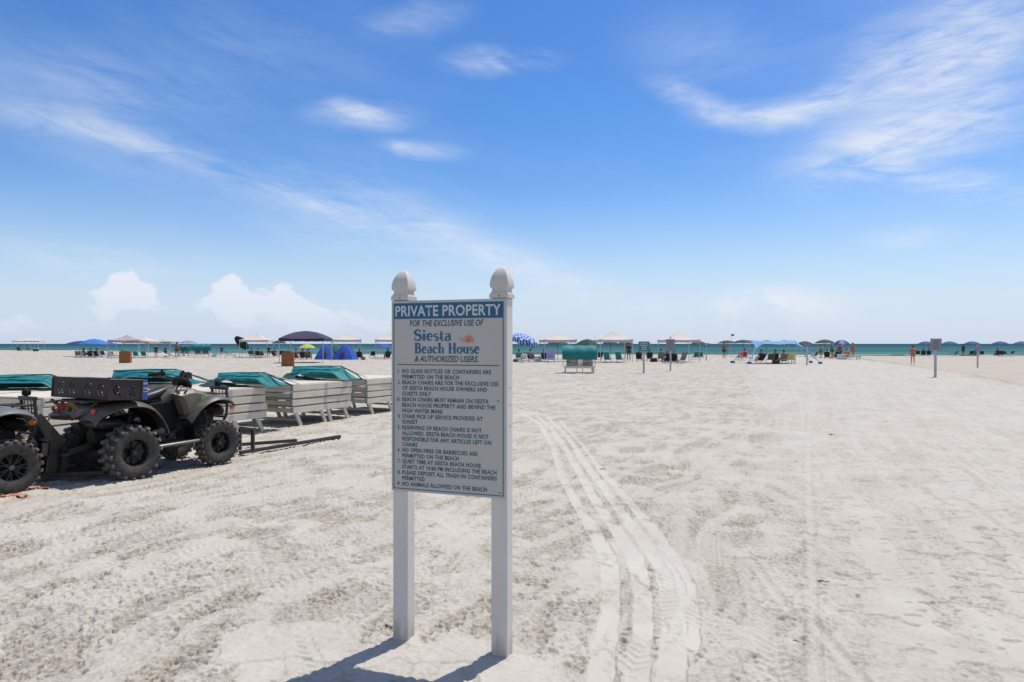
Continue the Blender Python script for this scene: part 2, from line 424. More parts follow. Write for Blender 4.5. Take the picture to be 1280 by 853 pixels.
def sand_height(X, Y, near):
    n_patch = fbm(X / .40 + 3, Y / .62, 11, 4, .6)
    n_big = fbm(X / 2.6, Y / 3.4, 23, 3)
    xb = .15 + .35 * Y + (n_big - .5) * 1.6
    rightz = sst(X - xb, -.5, .6)
    rough = sst(n_patch, .28, .46) * (1 - .62 * rightz)
    rough = rough * (1 - .25 * sst(n_big, .55, .75))
    rough = np.maximum(rough, .10 + .12 * (1 - rightz))
    for cx, cy, a, b in SMOOTHS:
        e = np.hypot((X - cx) / a, (Y - cy) / b) + (n_patch - .5) * 1.2
        rough = rough * (.25 + .75 * sst(e, .75, 1.15))
    H = (fbm(X / 3.5, Y / 3.5, 41, 3) - .5) * .05 + (fbm(X / .8, Y / .8, 47, 2) - .5) * .016
    damp = np.zeros_like(X); edge = np.zeros_like(X)
    for pxx, pyy in ((-.60, 3.77), (-.055, 3.59)):
        H = H + .022 * np.exp(-(((X - pxx) / .10) ** 2 + ((Y - pyy) / .10) ** 2)) * (.6 + .8 * fbm(X / .06, Y / .06, 19, 2))
    inband = np.zeros_like(X)
    for t in TRACKS:
        D, S, W = polyd(X, Y, t)
        jag = (vnoise(X / .05, Y / .09, 61) - .5) * .018
        m = 1 - sst(D + jag, W * .93, W * 1.08 + .004)
        inband = np.maximum(inband, m)
        rim = np.exp(-((D + jag - W * 1.12) / (.016)) ** 2) * .009 * sst(vnoise(X / .12, Y / .22, 63), .25, .75)
        H = H + rim * (1 - m); edge = np.maximum(edge, rim * 60 * (1 - m))
    H = H - inband * .006
    wob = (fbm(X / .9, Y / 1.4, 119, 2) - .5) * .7
    sL = fbm((.89 * X - .45 * Y + wob) / .11, (.45 * X + .89 * Y) / 1.7, 121, 3); sR = fbm((.92 * X - .38 * Y + wob * .5) / .16, (.38 * X + .92 * Y) / 2.6, 123, 3)
    stria = sst(sL, .36, .60) * (1 - rightz) + sst(sR, .38, .60) * rightz
    rough = rough * (.42 + .78 * stria); H = H - (stria - .5) * .006 * np.clip(1.4 - Y / 30, .2, 1)
    crumb = sst(fbm(X / .10, Y / .22, 125, 3), .36, .56)
    inband = inband * (.58 + .42 * crumb)
    # the strip between the bands is broken up by the tyre lugs
    rough = rough * (1 - inband) + .02 * inband
    for t in THIN:
        D, S, W = polyd(X, Y, t)
        m = 1 - sst(D, W * .6, W * 1.1 + .01)
        H = H - m * .009 + np.exp(-((D - W * 1.1) / (.02 + .004 * Y)) ** 2) * .013 * (.4 + vnoise(S / .2, X * 0, 5))
        rough = rough * (1 - .5 * m)
    if near:
        for t in TREAD:
            D, S, W = polyd(X, Y, t)
            m = 1 - sst(D, W * .85, W * 1.05 + .004)
            lug = np.sin((S + D * .9) * 2 * PI / .075) * .5 + .5
            gate = sst(vnoise(X / .5, Y / .6, 88), .42, .75)
            H = H + m * gate * (lug ** 2 * .010 - .009)
            rough = rough * (1 - .65 * m * gate)
        # groomed furrows, running with the row of loungers
        p = .89 * X - .45 * Y + (n_big - .5) * .9
        H = H + np.sin(p * 2 * PI / .17 + 3 * n_patch) * .0035 * rough * (1 - rightz)
        clus = sst(fbm(X / .34, Y / .42, 101, 3), .36, .60)
        c1 = fbm(X / .060, Y / .070, 71, 2, .6); c2 = fbm(X / .022, Y / .026, 77, 2, .6); pn = fbm(X / .027, Y / .034, 73, 2, .55)
        fade = np.clip(1 - (Y - 15) / 10, 0, 1)
        pits = sst(pn, .57, .66) * (.30 + .70 * clus)
        H = H + ((c1 - .5) * .020 + (c2 - .5) * .017 - pits * .023) * rough * fade + (c2 - .5) * .0022
        pl_ = sst(fbm(X / .36 + 9, Y / .34, 111, 3, .5) + (c1 - .5) * .05, .585, .605) * (1 - rightz * .6)
        rough = rough * (1 - .85 * pl_); H = H + pl_ * .008; pits = pits * (1 - pl_)
        # short slanting dashes on the smoother right side, running with the old wheel lines
        ua = .92 * X - .38 * Y; ub = .38 * X + .92 * Y
        q = fbm(ua / .10, ub / .34, 91, 2); q2 = fbm(X / .8 + 5, Y / .9, 93, 2)
        H = H - rightz * sst(q, .62, .72) * sst(q2, .40, .60) * .011 * fade
        q3 = fbm(X / .11, Y / .07, 97, 2); dash = sst(q3, .68, .75) * rightz
        H = H - dash * .013 * fade
        pits = np.maximum(pits * rough, dash * .7)
        H = H - np.maximum(fbm(X / .3, Y / .2, 95, 3) - .60, 0) * .045 * fade
    else: pits = rough * 0
    Yb = berm(Y)
    s = X - Yb + (fbm(X / 2.0, Y / 3.0, 31, 3) - .5) * 1.2
    step = sst(s, -.35, .35)
    H = H * (1 - .75 * step) - step * .16 + np.exp(-((s + .5) / .35) ** 2) * .07
    damp = sst(s, -.4, .5) * (1 - .25 * fbm(X / 5, Y / 9, 37, 2)) + np.exp(-(s / .5) ** 2) * .6
    rough = rough * (1 - .8 * step)
    wrack = np.exp(-((s - .1) / (.34 + .006 * np.abs(Y))) ** 2) * sst(fbm(X / .5, Y / .9, 35, 3), .30, .52)
    sh = shore(X)
    H = H - sst(Y, sh - 14, sh + 3) * .62 - np.clip((Y - sh) / 40, 0, 1) * 2.5
    damp = np.maximum(damp * .8, sst(Y, sh - 16, sh - 3) * .9)
    colr = (.24 * (1 - inband) * (1 - .4 * rightz) + rough * .66) * (.8 + .4 * n_patch) + pits * .5 * (1 - step)  # last term puts the shade of the pits into the sand colour
    return H, np.clip(colr, 0, 1), np.clip(damp, 0, 1), np.clip(wrack, 0, 1)

def make_sand():
    ys = [-140, -60, -25, -10, -4, -1, .5, 1.3, 1.9, 2.3]
    y = 2.45
    while y < 24:
        ys.append(y); y += max(.0065, y * y / (2 * 1126) * .80)
    while y < 60:
        ys.append(y); y += .30
    while y < 270:
        ys.append(y); y += 1.2
    ys = np.array(ys)
    t = np.concatenate([np.linspace(-14, -2.4, 16), np.linspace(-2.2, -.84, 40), np.linspace(-.83, .83, 1010), np.linspace(.84, 2.2, 40), np.linspace(2.4, 14, 16)])
    w = np.maximum(np.abs(ys), 1.2) + 0.0
    # widen behind the eye
    w = np.where(ys < 1.2, 1.2 + (1.2 - ys) * .9, w)
    X = (t[None, :] * w[:, None]).astype(np.float32); Y = np.repeat(ys[:, None], len(t), 1).astype(np.float32)
    H, rough, damp, wrack = sand_height(X, Y, True)
    # footprints: heel and ball pressed in, a small rim pushed up
    rnd = random.Random(3)
    def dint(cx, cy, a, b, th, depth):
        r0 = np.searchsorted(ys, cy - .35); r1 = np.searchsorted(ys, cy + .35)
        if r1 <= r0: return
        Xs, Ys = X[r0:r1], Y[r0:r1]; c, s = math.cos(th), math.sin(th)
        u = ((Xs - cx) * c + (Ys - cy) * s) / a; v = (-(Xs - cx) * s + (Ys - cy) * c) / b
        e = np.hypot(u, v)
        H[r0:r1] += -depth * (1 - sst(e, .55, 1.0)) + depth * .45 * np.exp(-((e - 1.12) / .16) ** 2)
    for k in range(30):
        x, yy = rnd.uniform(.3, 9), rnd.uniform(3.0, 15); th = rnd.uniform(.9, 2.2)
        for j in range(rnd.randint(2, 7)):
            sd = .09 * (1 if j % 2 else -1)
            cx, cy = x + math.cos(th) * .62 * j - math.sin(th) * sd, yy + math.sin(th) * .62 * j + math.cos(th) * sd
            dint(cx, cy, .12, .045, th + .1, .011); dint(cx + math.cos(th) * .06, cy + math.sin(th) * .06, .055, .05, th, .007)
    for k in range(60):
        dint(rnd.uniform(-4, 2), rnd.uniform(3, 9), rnd.uniform(.06, .13), rnd.uniform(.03, .05), rnd.uniform(0, 3), .010)
    n, m = X.shape
    me = bpy.data.meshes.new('beach_sand')
    co = np.stack([X, Y, H.astype(np.float32)], -1).reshape(-1, 3)
    idx = np.arange(n * m, dtype=np.int32).reshape(n, m)
    quads = np.stack([idx[:-1, :-1], idx[:-1, 1:], idx[1:, 1:], idx[1:, :-1]], -1).reshape(-1, 4)
    me.vertices.add(n * m); me.vertices.foreach_set('co', co.ravel())
    me.loops.add(quads.size); me.loops.foreach_set('vertex_index', quads.ravel())
    me.polygons.add(len(quads))
    me.polygons.foreach_set('loop_start', np.arange(0, quads.size, 4, dtype=np.int32))
    me.polygons.foreach_set('use_smooth', np.ones(len(quads), bool))
    me.update(calc_edges=True)
    a = me.attributes.new('rough', 'FLOAT', 'POINT'); a.data.foreach_set('value', rough.astype(np.float32).ravel())
    a = me.attributes.new('damp', 'FLOAT', 'POINT'); a.data.foreach_set('value', damp.astype(np.float32).ravel())
    a = me.attributes.new('wrack', 'FLOAT', 'POINT'); a.data.foreach_set('value', wrack.astype(np.float32).ravel())
    me.validate()
    return me

def nt(name):
    m = bpy.data.materials.new(name); m.use_nodes = True
    return m, m.node_tree.nodes, m.node_tree.links
sm, N, L = nt('sand')
b = N['Principled BSDF']; b.inputs['Roughness'].default_value = .95; b.inputs['Specular IOR Level'].default_value = .15
g = N.new('ShaderNodeNewGeometry')
ar = N.new('ShaderNodeAttribute'); ar.attribute_name = 'rough'
ad = N.new('ShaderNodeAttribute'); ad.attribute_name = 'damp'
def noise(scale, det=4, rough=.6):
    n = N.new('ShaderNodeTexNoise'); n.inputs['Scale'].default_value = scale; n.inputs['Detail'].default_value = det; n.inputs['Roughness'].default_value = rough
    L.new(g.outputs['Position'], n.inputs['Vector']); return n.outputs['Fac']
def mix(f, a, c):
    n = N.new('ShaderNodeMix'); n.data_type = 'RGBA'
    for i, v in ((0, f), (6, a), (7, c)):
        if isinstance(v, bpy.types.NodeSocket): L.new(v, n.inputs[i])
        else: n.inputs[i].default_value = v
    return n.outputs[2]
def mrange(v, a, c, d=0.0, e=1.0):
    n = N.new('ShaderNodeMapRange'); L.new(v, n.inputs[0]); n.inputs[1].default_value = a; n.inputs[2].default_value = c; n.inputs[3].default_value = d; n.inputs[4].default_value = e
    return n.outputs[0]
def nmath(op, a, c):
    n = N.new('ShaderNodeMath'); n.operation = op
    for i, v in ((0, a), (1, c)):
        if isinstance(v, bpy.types.NodeSocket): L.new(v, n.inputs[i])
        else: n.inputs[i].default_value = v
    return n.outputs[0]
dry = mix(mrange(noise(1.1, 6), .35, .65), (.408, .380, .334, 1), (.452, .424, .375, 1))
moist_pit_shade = mix(mrange(noise(34, 4), .30, .62), (.165, .136, .100, 1), (.385, .350, .295, 1))  # brown of damp clumps, and shade painted into the pits
rr = nmath('MULTIPLY', ar.outputs['Fac'], mrange(noise(3.0, 5), .30, .62, .60, 1.0))
c = mix(rr, dry, moist_pit_shade)
wet = mix(mrange(noise(.35, 6), .35, .65), (.315, .260, .200, 1), (.365, .310, .248, 1))
c = mix(nmath('MULTIPLY', ad.outputs['Fac'], .85), c, wet)
speck = mrange(noise(260, 2), .66, .74)
c = mix(nmath('MULTIPLY', speck, .25), c, (.16, .13, .10, 1))
aw = N.new('ShaderNodeAttribute'); aw.attribute_name = 'wrack'
c = mix(nmath('MULTIPLY', aw.outputs['Fac'], .9), c, (.13, .105, .075, 1))
L.new(c, b.inputs['Base Color'])
b1 = N.new('ShaderNodeBump'); b1.inputs['Distance'].default_value = .012
L.new(mrange(ar.outputs['Fac'], 0, 1, .12, .75), b1.inputs['Strength'])
L.new(noise(30, 6, .7), b1.inputs['Height'])
b2 = N.new('ShaderNodeBump'); b2.inputs['Strength'].default_value = .35; b2.inputs['Distance'].default_value = .004
L.new(noise(220, 3), b2.inputs['Height']); L.new(b1.outputs[0], b2.inputs['Normal'])
L.new(b2.outputs[0], b.inputs['Normal'])
sand_me = make_sand(); sand_me.materials.append(sm)
sand = bpy.data.objects.new('beach_sand', sand_me); COL.objects.link(sand); tag(sand, kind='structure')

# ------------------------------------------------------------------ sea
wm, N, L = nt('sea_water')
b = N['Principled BSDF']; b.inputs['Roughness'].default_value = .6; b.inputs['Specular IOR Level'].default_value = .0
g = N.new('ShaderNodeNewGeometry'); sp = N.new('ShaderNodeSeparateXYZ'); L.new(g.outputs['Position'], sp.inputs[0])
mp = N.new('ShaderNodeMapping'); mp.inputs['Scale'].default_value = (.010, .045, 1); L.new(g.outputs['Position'], mp.inputs[0])
n1 = N.new('ShaderNodeTexNoise'); n1.inputs['Scale'].default_value = 1; n1.inputs['Detail'].default_value = 8; L.new(mp.outputs[0], n1.inputs['Vector'])
depthn = nmath('ADD', mrange(sp.outputs[1], 118, 1500, 0, 1), mrange(n1.outputs['Fac'], .3, .7, -.14, .14))
cr_ = N.new('ShaderNodeValToRGB'); L.new(depthn, cr_.inputs[0])
e = cr_.color_ramp.elements
e[0].position = 0; e[0].color = (.085, .165, .155, 1)
e[1].position = 1; e[1].color = (.026, .056, .085, 1)
x = cr_.color_ramp.elements.new(.055); x.color = (.048, .125, .135, 1)
x = cr_.color_ramp.elements.new(.20); x.color = (.034, .102, .125, 1)
x = cr_.color_ramp.elements.new(.45); x.color = (.028, .075, .105, 1)
L.new(cr_.outputs[0], b.inputs['Base Color'])
mp2 = N.new('ShaderNodeMapping'); mp2.inputs['Scale'].default_value = (.5, 1.6, 1); L.new(g.outputs['Position'], mp2.inputs[0])
n2 = N.new('ShaderNodeTexNoise'); n2.inputs['Scale'].default_value = .6; n2.inputs['Detail'].default_value = 7; L.new(mp2.outputs[0], n2.inputs['Vector'])
bp = N.new('ShaderNodeBump'); bp.inputs['Strength'].default_value = 1.0; bp.inputs['Distance'].default_value = .5
L.new(n2.outputs['Fac'], bp.inputs['Height']); L.new(bp.outputs[0], b.inputs['Normal'])
sea = MB(); zs = -.42
ysr = [100, 125, 150, 200, 300, 500, 1000, 3000, 12000, 45000]
for i in range(len(ysr) - 1):
    a, c2_ = ysr[i], ysr[i + 1]; wa, wb = 900 + a * 4, 900 + c2_ * 4
    sea.add([(-wa, a, zs), (wa, a, zs), (wb, c2_, zs), (-wb, c2_, zs)], [(0, 1, 2, 3)])
tag(sea.build('sea_water', wm), kind='structure')
# thin lines of foam where the small waves run up
fm = mat('sea_foam', (.80, .82, .80), .7, var=.1, vscale=.8)
foam = MB()
for off, hw, z in ((2.0, .55, .016), (7.5, .35, .03), (13.0, .25, .03)):
    pts = []
    for i in range(161):
        X = -200 + i * 2.6; Y = float(shore(np.array([X]))[0]) + off - 1.5 + math.sin(X * .11 + off) * 1.0 + math.sin(X * .37) * .5
        pts.append((X, Y))
    for (xa, ya), (xb_, yb) in zip(pts[:-1], pts[1:]):
        if random.random() < (.02 if off < 3 else .45): continue
        k = hw * random.uniform(.6, 1.2)
        foam.add([(xa, ya - k, zs + .002), (xb_, yb - k, zs + .002), (xb_, yb, zs + z), (xa, ya, zs + z), (xb_, yb + k, zs + .002), (xa, ya + k, zs + .002)], [(0, 1, 2, 3), (3, 2, 4, 5)])
tag(foam.build('sea_foam', fm), kind='stuff')
# ------------------------------------------------------------------ the rules sign
SA = math.atan2(-.324, .946)
sign = thing('beach_rules_sign', 'large white two-post private property rules sign standing in the foreground sand', 'sign', (-.339, 3.635, 0), SA)
vinyl = mat('white_vinyl', (.64, .60, .56), .42, var=.05, vscale=5, bump=.03, bscale=18, spec=.4)
_n, _l = vinyl.node_tree.nodes, vinyl.node_tree.links
_b = _n['Principled BSDF']; _src = _b.inputs['Base Color'].links[0].from_socket
_g = _n.new('ShaderNodeTexCoord'); _s = _n.new('ShaderNodeSeparateXYZ'); _l.new(_g.outputs['Object'], _s.inputs[0])
_m = _n.new('ShaderNodeMapping'); _m.inputs['Scale'].default_value = (30, 30, 5); _l.new(_g.outputs['Object'], _m.inputs[0])
_t = _n.new('ShaderNodeTexNoise'); _t.inputs['Scale'].default_value = 1; _t.inputs['Detail'].default_value = 6; _l.new(_m.outputs[0], _t.inputs['Vector'])
_a = _n.new('ShaderNodeMapRange'); _l.new(_s.outputs[2], _a.inputs[0]); _a.inputs[1].default_value = .30; _a.inputs[2].default_value = .0; _a.inputs[3].default_value = -.55; _a.inputs[4].default_value = .35
_c = _n.new('ShaderNodeMath'); _c.operation = 'ADD'; _l.new(_a.outputs[0], _c.inputs[0]); _l.new(_t.outputs['Fac'], _c.inputs[1])
_d = _n.new('ShaderNodeMapRange'); _l.new(_c.outputs[0], _d.inputs[0]); _d.inputs[1].default_value = .42; _d.inputs[2].default_value = .75; _d.inputs[4].default_value = .7
_x = _n.new('ShaderNodeMix'); _x.data_type = 'RGBA'; _l.new(_d.outputs[0], _x.inputs[0]); _l.new(_src, _x.inputs[6]); _x.inputs[7].default_value = (.36, .315, .26, 1)
_l.new(_x.outputs[2], _b.inputs['Base Color'])
capm = mat('painted_wood_cap', (.56, .52, .47), .5, var=.05, vscale=9, bump=.08, bscale=60)
face = mat('sign_face', (.455, .448, .405), .55, var=.035, vscale=2.2, bump=.02, bscale=15)
blue = mat('sign_blue_print', (.005, .100, .185), .5, var=.02, vscale=6)
navy = mat('sign_navy_print', (.010, .078, .125), .55, var=.06, vscale=20)
pale = mat('sign_pale_print', (.52, .56, .56), .55, var=.02)
oran = mat('sign_orange_print', (.70, .12, .035), .55, var=.03)
steel = mat('screw_steel', (.10, .085, .07), .5, .6, var=.2)
BZ0, BZ1, BW = .850, 1.884, .664
for sx in (-1, 1):
    cx = sx * (BW / 2 - .0445)
    p = MB().box((cx, .0445, .915), (.089, .089, 1.945)).build('post', vinyl, sign, bevel=.005)
    c = MB()
    c.box((cx, .0445, 1.888 + .010), (.104, .104, .020))
    prof = [(.051, .020), (.050, .026), (.044, .034), (.0420, .042), (.0425, .050), (.047, .054), (.0520, .060), (.0525, .068), (.0510, .086), (.0475, .103), (.042, .119), (.0345, .134), (.0245, .149), (.0135, .160), (.002, .166)]
    k2 = math.sqrt(2)
    M = Matrix.Translation((cx, .0445, 1.888))
    vs = []; n = 16                                   # rounded-square turning
    for r_, z_ in prof:
        for k in range(n):
            t = 2 * PI * k / n; cc, ss = math.cos(t), math.sin(t); q = 16.0
            rr_ = r_ / ((abs(cc) ** q + abs(ss) ** q) ** (1 / q))
            vs.append(M @ Vector((rr_ * cc, rr_ * ss, z_)))
    fs = [(i * n + k, i * n + (k + 1) % n, (i + 1) * n + (k + 1) % n, (i + 1) * n + k) for i in range(len(prof) - 1) for k in range(n)]
    fs.append(tuple((len(prof) - 1) * n + k for k in range(n)))
    c.add(vs, fs)
    cap = c.build('post_cap', capm, sign, smooth=True, ang=32)
    MB().lathe([(.0001, 0), (.0035, 0), (.003, .003), (.0001, .003)], 10, Matrix.Translation((cx + .002, -.0075, 1.899)) @ Matrix.Rotation(R(90), 4, 'X')).build('screw', steel, cap)
board = MB().box((0, -.007, (BZ0 + BZ1) / 2), (BW, .014, BZ1 - BZ0)).build('sign_board', face, sign, bevel=.0015)
FY = -.014
def bpt(u, v): return (-BW / 2 + u * BW, BZ1 - v * (BZ1 - BZ0))
def flat(polys, name, m, y=FY - .0012, th=.0009):
    mb = MB()
    for poly in polys: mb.prism(poly, 'y', y, y + th)
    return mb.build(name, m, board)
def rect(u0, v0, u1, v1):
    x0, z0 = bpt(u0, v0); x1, z1 = bpt(u1, v1); return [(x0, z1), (x1, z1), (x1, z0), (x0, z0)]
flat([rect(.018, .014, .978, .096)], 'header_band', blue)
bt, bu = .0042, .0065
flat([rect(.018, .096, .018 + bu, .988), rect(.978 - bu, .096, .978, .988), rect(.018 + bu, .988 - bt, .978 - bu, .988)], 'border_line', blue)
flat([rect(.052, .3335, .942, .3375)], 'rule_line', navy)
def text_me(body, size=1.0, shear=0.0, offset=0.0, res=3, space=1.0):
    cu = bpy.data.curves.new('lettering', 'FONT'); cu.body = body; cu.size = size; cu.shear = shear; cu.offset = offset
    cu.resolution_u = res; cu.space_character = space; cu.fill_mode = 'FRONT'
    o = bpy.data.objects.new('tmp', cu); COL.objects.link(o)
    dg = bpy.context.evaluated_depsgraph_get(); me = bpy.data.meshes.new_from_object(o.evaluated_get(dg))
    bpy.data.objects.remove(o); bpy.data.curves.remove(cu)
    return me
_ref = text_me('H'); CAP = max(v.co.z if False else v.co.y for v in _ref.vertices)
def put_text(body, u0, vc, cap, m, u1=None, xk=None, shear=0.0, offset=0.0, y=None, parent=None, name='lettering', space=1.0, res=3, org=None):
    me = text_me(body, 1.0, shear, offset, res, space)
    xs = [v.co.x for v in me.vertices]; lo, hi = min(xs), max(xs)
    s = cap * (BZ1 - BZ0) / CAP
    x0, zc_ = bpt(u0, vc)
    kx = ((u1 - u0) * BW / (hi - lo)) if u1 is not None else s * xk
    z0 = zc_ - cap * (BZ1 - BZ0) / 2
    yy = FY - .0014 if y is None else y
    for v in me.vertices:
        v.co = Vector((x0 + (v.co.x - lo) * kx, yy, z0 + v.co.y * s))
    me.materials.clear(); me.materials.append(m)
    o = bpy.data.objects.new(name, me); COL.objects.link(o); o.parent = parent or board
    return o, kx / s
put_text('PRIVATE PROPERTY', .036, .055, .052, pale, u1=.958, offset=.022, y=FY - .0026, space=1.04)
put_text('FOR THE EXCLUSIVE USE OF', .165, .1195, .030, navy, u1=.812, shear=.22, offset=.013)
put_text('& AUTHORIZED USERS.', .212, .304, .030, navy, u1=.768, shear=.22, offset=.013)
# the two display lines are drawn stroke by stroke: thick stems, thin joins and bracketed serifs
def stroke(mb, pts, ws):
    P = [Vector(p) for p in pts]; Lf, Rt = [], []
    for i, p in enumerate(P):
        t = (P[min(i + 1, len(P) - 1)] - P[max(i - 1, 0)]).normalized(); n = Vector((-t.y, t.x)); w = ws[i] if isinstance(ws, (list, tuple)) else ws
        Lf.append(p + n * w / 2); Rt.append(p - n * w / 2)
    for i in range(len(P) - 1):
        mb.append([tuple(Rt[i]), tuple(Rt[i + 1]), tuple(Lf[i + 1]), tuple(Lf[i])])
def arc(cx, cy, rx, ry, a0, a1, n=10):
    return [(cx + rx * math.cos(R(a0 + (a1 - a0) * i / n)), cy + ry * math.sin(R(a0 + (a1 - a0) * i / n))) for i in range(n + 1)]
def wv_(n, a, b):   # width swelling in the middle
    return [a + (b - a) * math.sin(PI * i / (n - 1)) for i in range(n)]
TH, TN, XH = .20, .085, .63
def stem(g, x, y0=0, y1=1.0, ser=.13, top=True, bot=True):
    stroke(g, [(x, y0), (x, y1)], TH)
    if bot: stroke(g, [(x - ser, y0 + .03), (x + ser, y0 + .03)], .06)
    if top: stroke(g, [(x - ser, y1 - .03), (x + ser * .8, y1 - .03)], .06)
def glyph(ch):
    g = []
    if ch == 'S':
        p = arc(.30, .74, .21, .22, 30, 250, 12) + arc(.30, .28, .24, .25, 80, -150, 14)
        stroke(g, p, wv_(len(p), .07, .20)); stroke(g, [(.49, .72), (.50, 1.0)], .05); stroke(g, [(.075, .34), (.06, .02)], .05); w = .62
    elif ch == 'B':
        stem(g, .14, top=True); p = [(.14, .97)] + arc(.30, .75, .19, .22, 90, -90, 10) + [(.14, .53)]
        stroke(g, p, wv_(len(p), .06, .17)); p = [(.14, .53)] + arc(.32, .28, .22, .25, 90, -90, 10) + [(.14, .03)]
        stroke(g, p, wv_(len(p), .06, .18)); w = .66
    elif ch == 'H':
        stem(g, .14); stem(g, .58); stroke(g, [(.14, .52), (.58, .52)], .08); w = .76
    elif ch == 'i':
        stem(g, .14, 0, XH, top=False); stroke(g, [(.02, XH - .04), (.16, XH - .02)], .08); g.append([(.05, .78), (.23, .78), (.23, .94), (.05, .94)]); w = .30
    elif ch == 'e':
        p = [(.06, .34), (.44, .36)] + arc(.25, .32, .19, .29, 10, 320, 16)
        stroke(g, p, [TN, TN] + wv_(len(p) - 2, .07, .17)); w = .50
    elif ch == 's':
        p = arc(.20, .46, .14, .14, 30, 250, 8) + arc(.20, .17, .16, .15, 80, -150, 10)
        stroke(g, p, wv_(len(p), .06, .15)); w = .41
    elif ch == 't':
        p = [(.15, .86), (.15, .15)] + arc(.27, .14, .12, .12, 180, 320, 6); stroke(g, p, [.10, TH] + [.14, .12, .1, .09, .08, .07, .06]); stroke(g, [(.01, XH - .03), (.33, XH - .03)], .07); w = .38
    elif ch == 'a':
        p = arc(.22, .46, .15, .15, 160, 20, 6) + [(.37, .40), (.37, .10), (.46, .02)]
        stroke(g, p, [.09, .08, .08, .09, .12, .15, .16, .17, .15, .06]); p = [(.37, .36)] + arc(.20, .18, .14, .17, 75, 330, 10); stroke(g, p, wv_(len(p), .06, .15)); w = .50
    elif ch == 'c':
        p = arc(.25, .31, .19, .28, 45, 315, 14); stroke(g, p, wv_(len(p), .07, .18)); g.append([(.32, .44), (.44, .44), (.44, .56), (.32, .56)]); w = .48
    elif ch == 'h':
        stem(g, .13, 0, 1.02, top=False); stroke(g, [(.01, .98), (.15, .99)], .07); p = arc(.31, .42, .15, .17, 160, 0, 8) + [(.46, .0)]; stroke(g, p, [.06] * 4 + [.08, .10, .12, .14, .16, .17]); stroke(g, [(.34, .03), (.58, .03)], .06); w = .62
    elif ch == 'o':
        p = arc(.26, .31, .20, .28, 90, 450, 20); stroke(g, p, [.07 + .10 * abs(math.cos(R(90 + 360 * i / 20))) for i in range(21)]); w = .52
    elif ch == 'u':
        stroke(g, [(.01, XH - .03), (.14, XH - .03)], .06); p = [(.13, XH), (.13, .22)] + arc(.28, .20, .15, .16, 180, 340, 6); stroke(g, p, [TH, TH, .15, .12, .09, .07, .07, .06, .06])
        stroke(g, [(.45, XH), (.45, .0)], TH); stroke(g, [(.45, .03), (.56, .03)], .06); stroke(g, [(.34, XH - .03), (.45, XH - .03)], .06); w = .60
    else: w = .30
    return g, w
def display(text, u0, u1, vtop, vbot, m):
    x = 0; polys = []
    for ch in text:
        g, w = glyph(ch)
        for p in g: polys.append([(a + x, c) for a, c in p])
        x += w + .035
    x0, zt = bpt(u0, vtop); x1, zb = bpt(u1, vbot); kx = (x1 - x0) / x; kz = zt - zb
    polys = [[(x0 + a * kx, zb + c * kz) for a, c in p] for p in polys]
    mb = MB()
    for i, p in enumerate(polys): mb.add([(a, FY - .0014 - (i % 7) * .00006, c) for a, c in p], [(0, 1, 2, 3)])
    return mb.build('lettering', m, board)
display('Siesta', .204, .540, .152, .2100, blue)
display('Beach House', .212, .782, .222, .2760, blue)
# rising-sun emblem
sc_, sz = bpt(.687, .206); r0 = .0120
pl = [[(sc_ + r0 * math.cos(R(a)), sz + r0 * math.sin(R(a))) for a in range(0, 360, 24)]]
q = []
stroke(q, [(sc_ + .0185 * math.cos(R(a)), sz + .0185 * math.sin(R(a))) for a in range(-20, 201, 20)], .0036)
for a in range(-10, 191, 20):
    q.append([(sc_ + rr_ * math.cos(R(a + s_)), sz + rr_ * math.sin(R(a + s_))) for rr_, s_ in ((.0225, -5), (.0225, 5), (.0300, 0))])
pts = [(sc_ - .060 + i * .0052, sz + .009 - i * .0009 + .0022 * math.sin(i * 1.1)) for i in range(9)]
stroke(q, pts, [.0022 + .0004 * (i % 3) for i in range(9)])
pts = [(sc_ - .045 + i * .0052, sz - .003 - i * .0004 + .0018 * math.sin(i * 1.2 + 1)) for i in range(9)]
stroke(q, pts, .0026)
pts = [(sc_ - .022 + i * .0052, sz - .0115 + .0012 * math.sin(i * 1.0)) for i in range(12)]
stroke(q, pts, .0028)
mb = MB()
for i, p in enumerate(pl + q): mb.add([(a, FY - .0014 - (i % 9) * .00005, c) for a, c in p], [tuple(range(len(p)))])
mb.build('sun_emblem', oran, board)
RULES = [('1.', 'NO GLASS BOTTLES OR CONTAINERS ARE'), ('', 'PERMITTED ON THE BEACH'), ('2.', 'BEACH CHAIRS ARE FOR THE EXCLUSIVE USE'), ('', 'OF SIESTA BEACH HOUSE OWNERS AND'), ('', 'GUESTS ONLY'),
 ('3.', 'BEACH CHAIRS MUST REMAIN ON SIESTA'), ('', 'BEACH HOUSE PROPERTY AND BEHIND THE'), ('', 'HIGH WATER MARK'), ('4.', 'CHAIR PICK UP SERVICE PROVIDED AT'), ('', 'SUNSET'),
 ('5.', 'RESERVING OF BEACH CHAIRS IS NOT'), ('', 'ALLOWED. SIESTA BEACH HOUSE IS NOT'), ('', 'RESPONSIBLE FOR ANY ARTICLES LEFT ON'), ('', 'CHAIRS'), ('6.', 'NO OPEN FIRES OR BARBECUES ARE'), ('', 'PERMITTED ON THE BEACH'),
 ('7.', 'QUIET TIME AT SIESTA BEACH HOUSE'), ('', 'STARTS AT 10:00 PM INCLUDING THE BEACH'), ('8.', 'PLEASE DEPOSIT ALL TRASH IN CONTAINERS'), ('', 'PERMITTED'), ('9.', 'NO ANIMALS ALLOWED ON THE BEACH')]
_, KX = put_text('BEACH CHAIRS ARE FOR THE EXCLUSIVE USE', .099, .369 + 2 * .02955, .0200, navy, u1=.935, offset=.020, space=1.08, res=2)
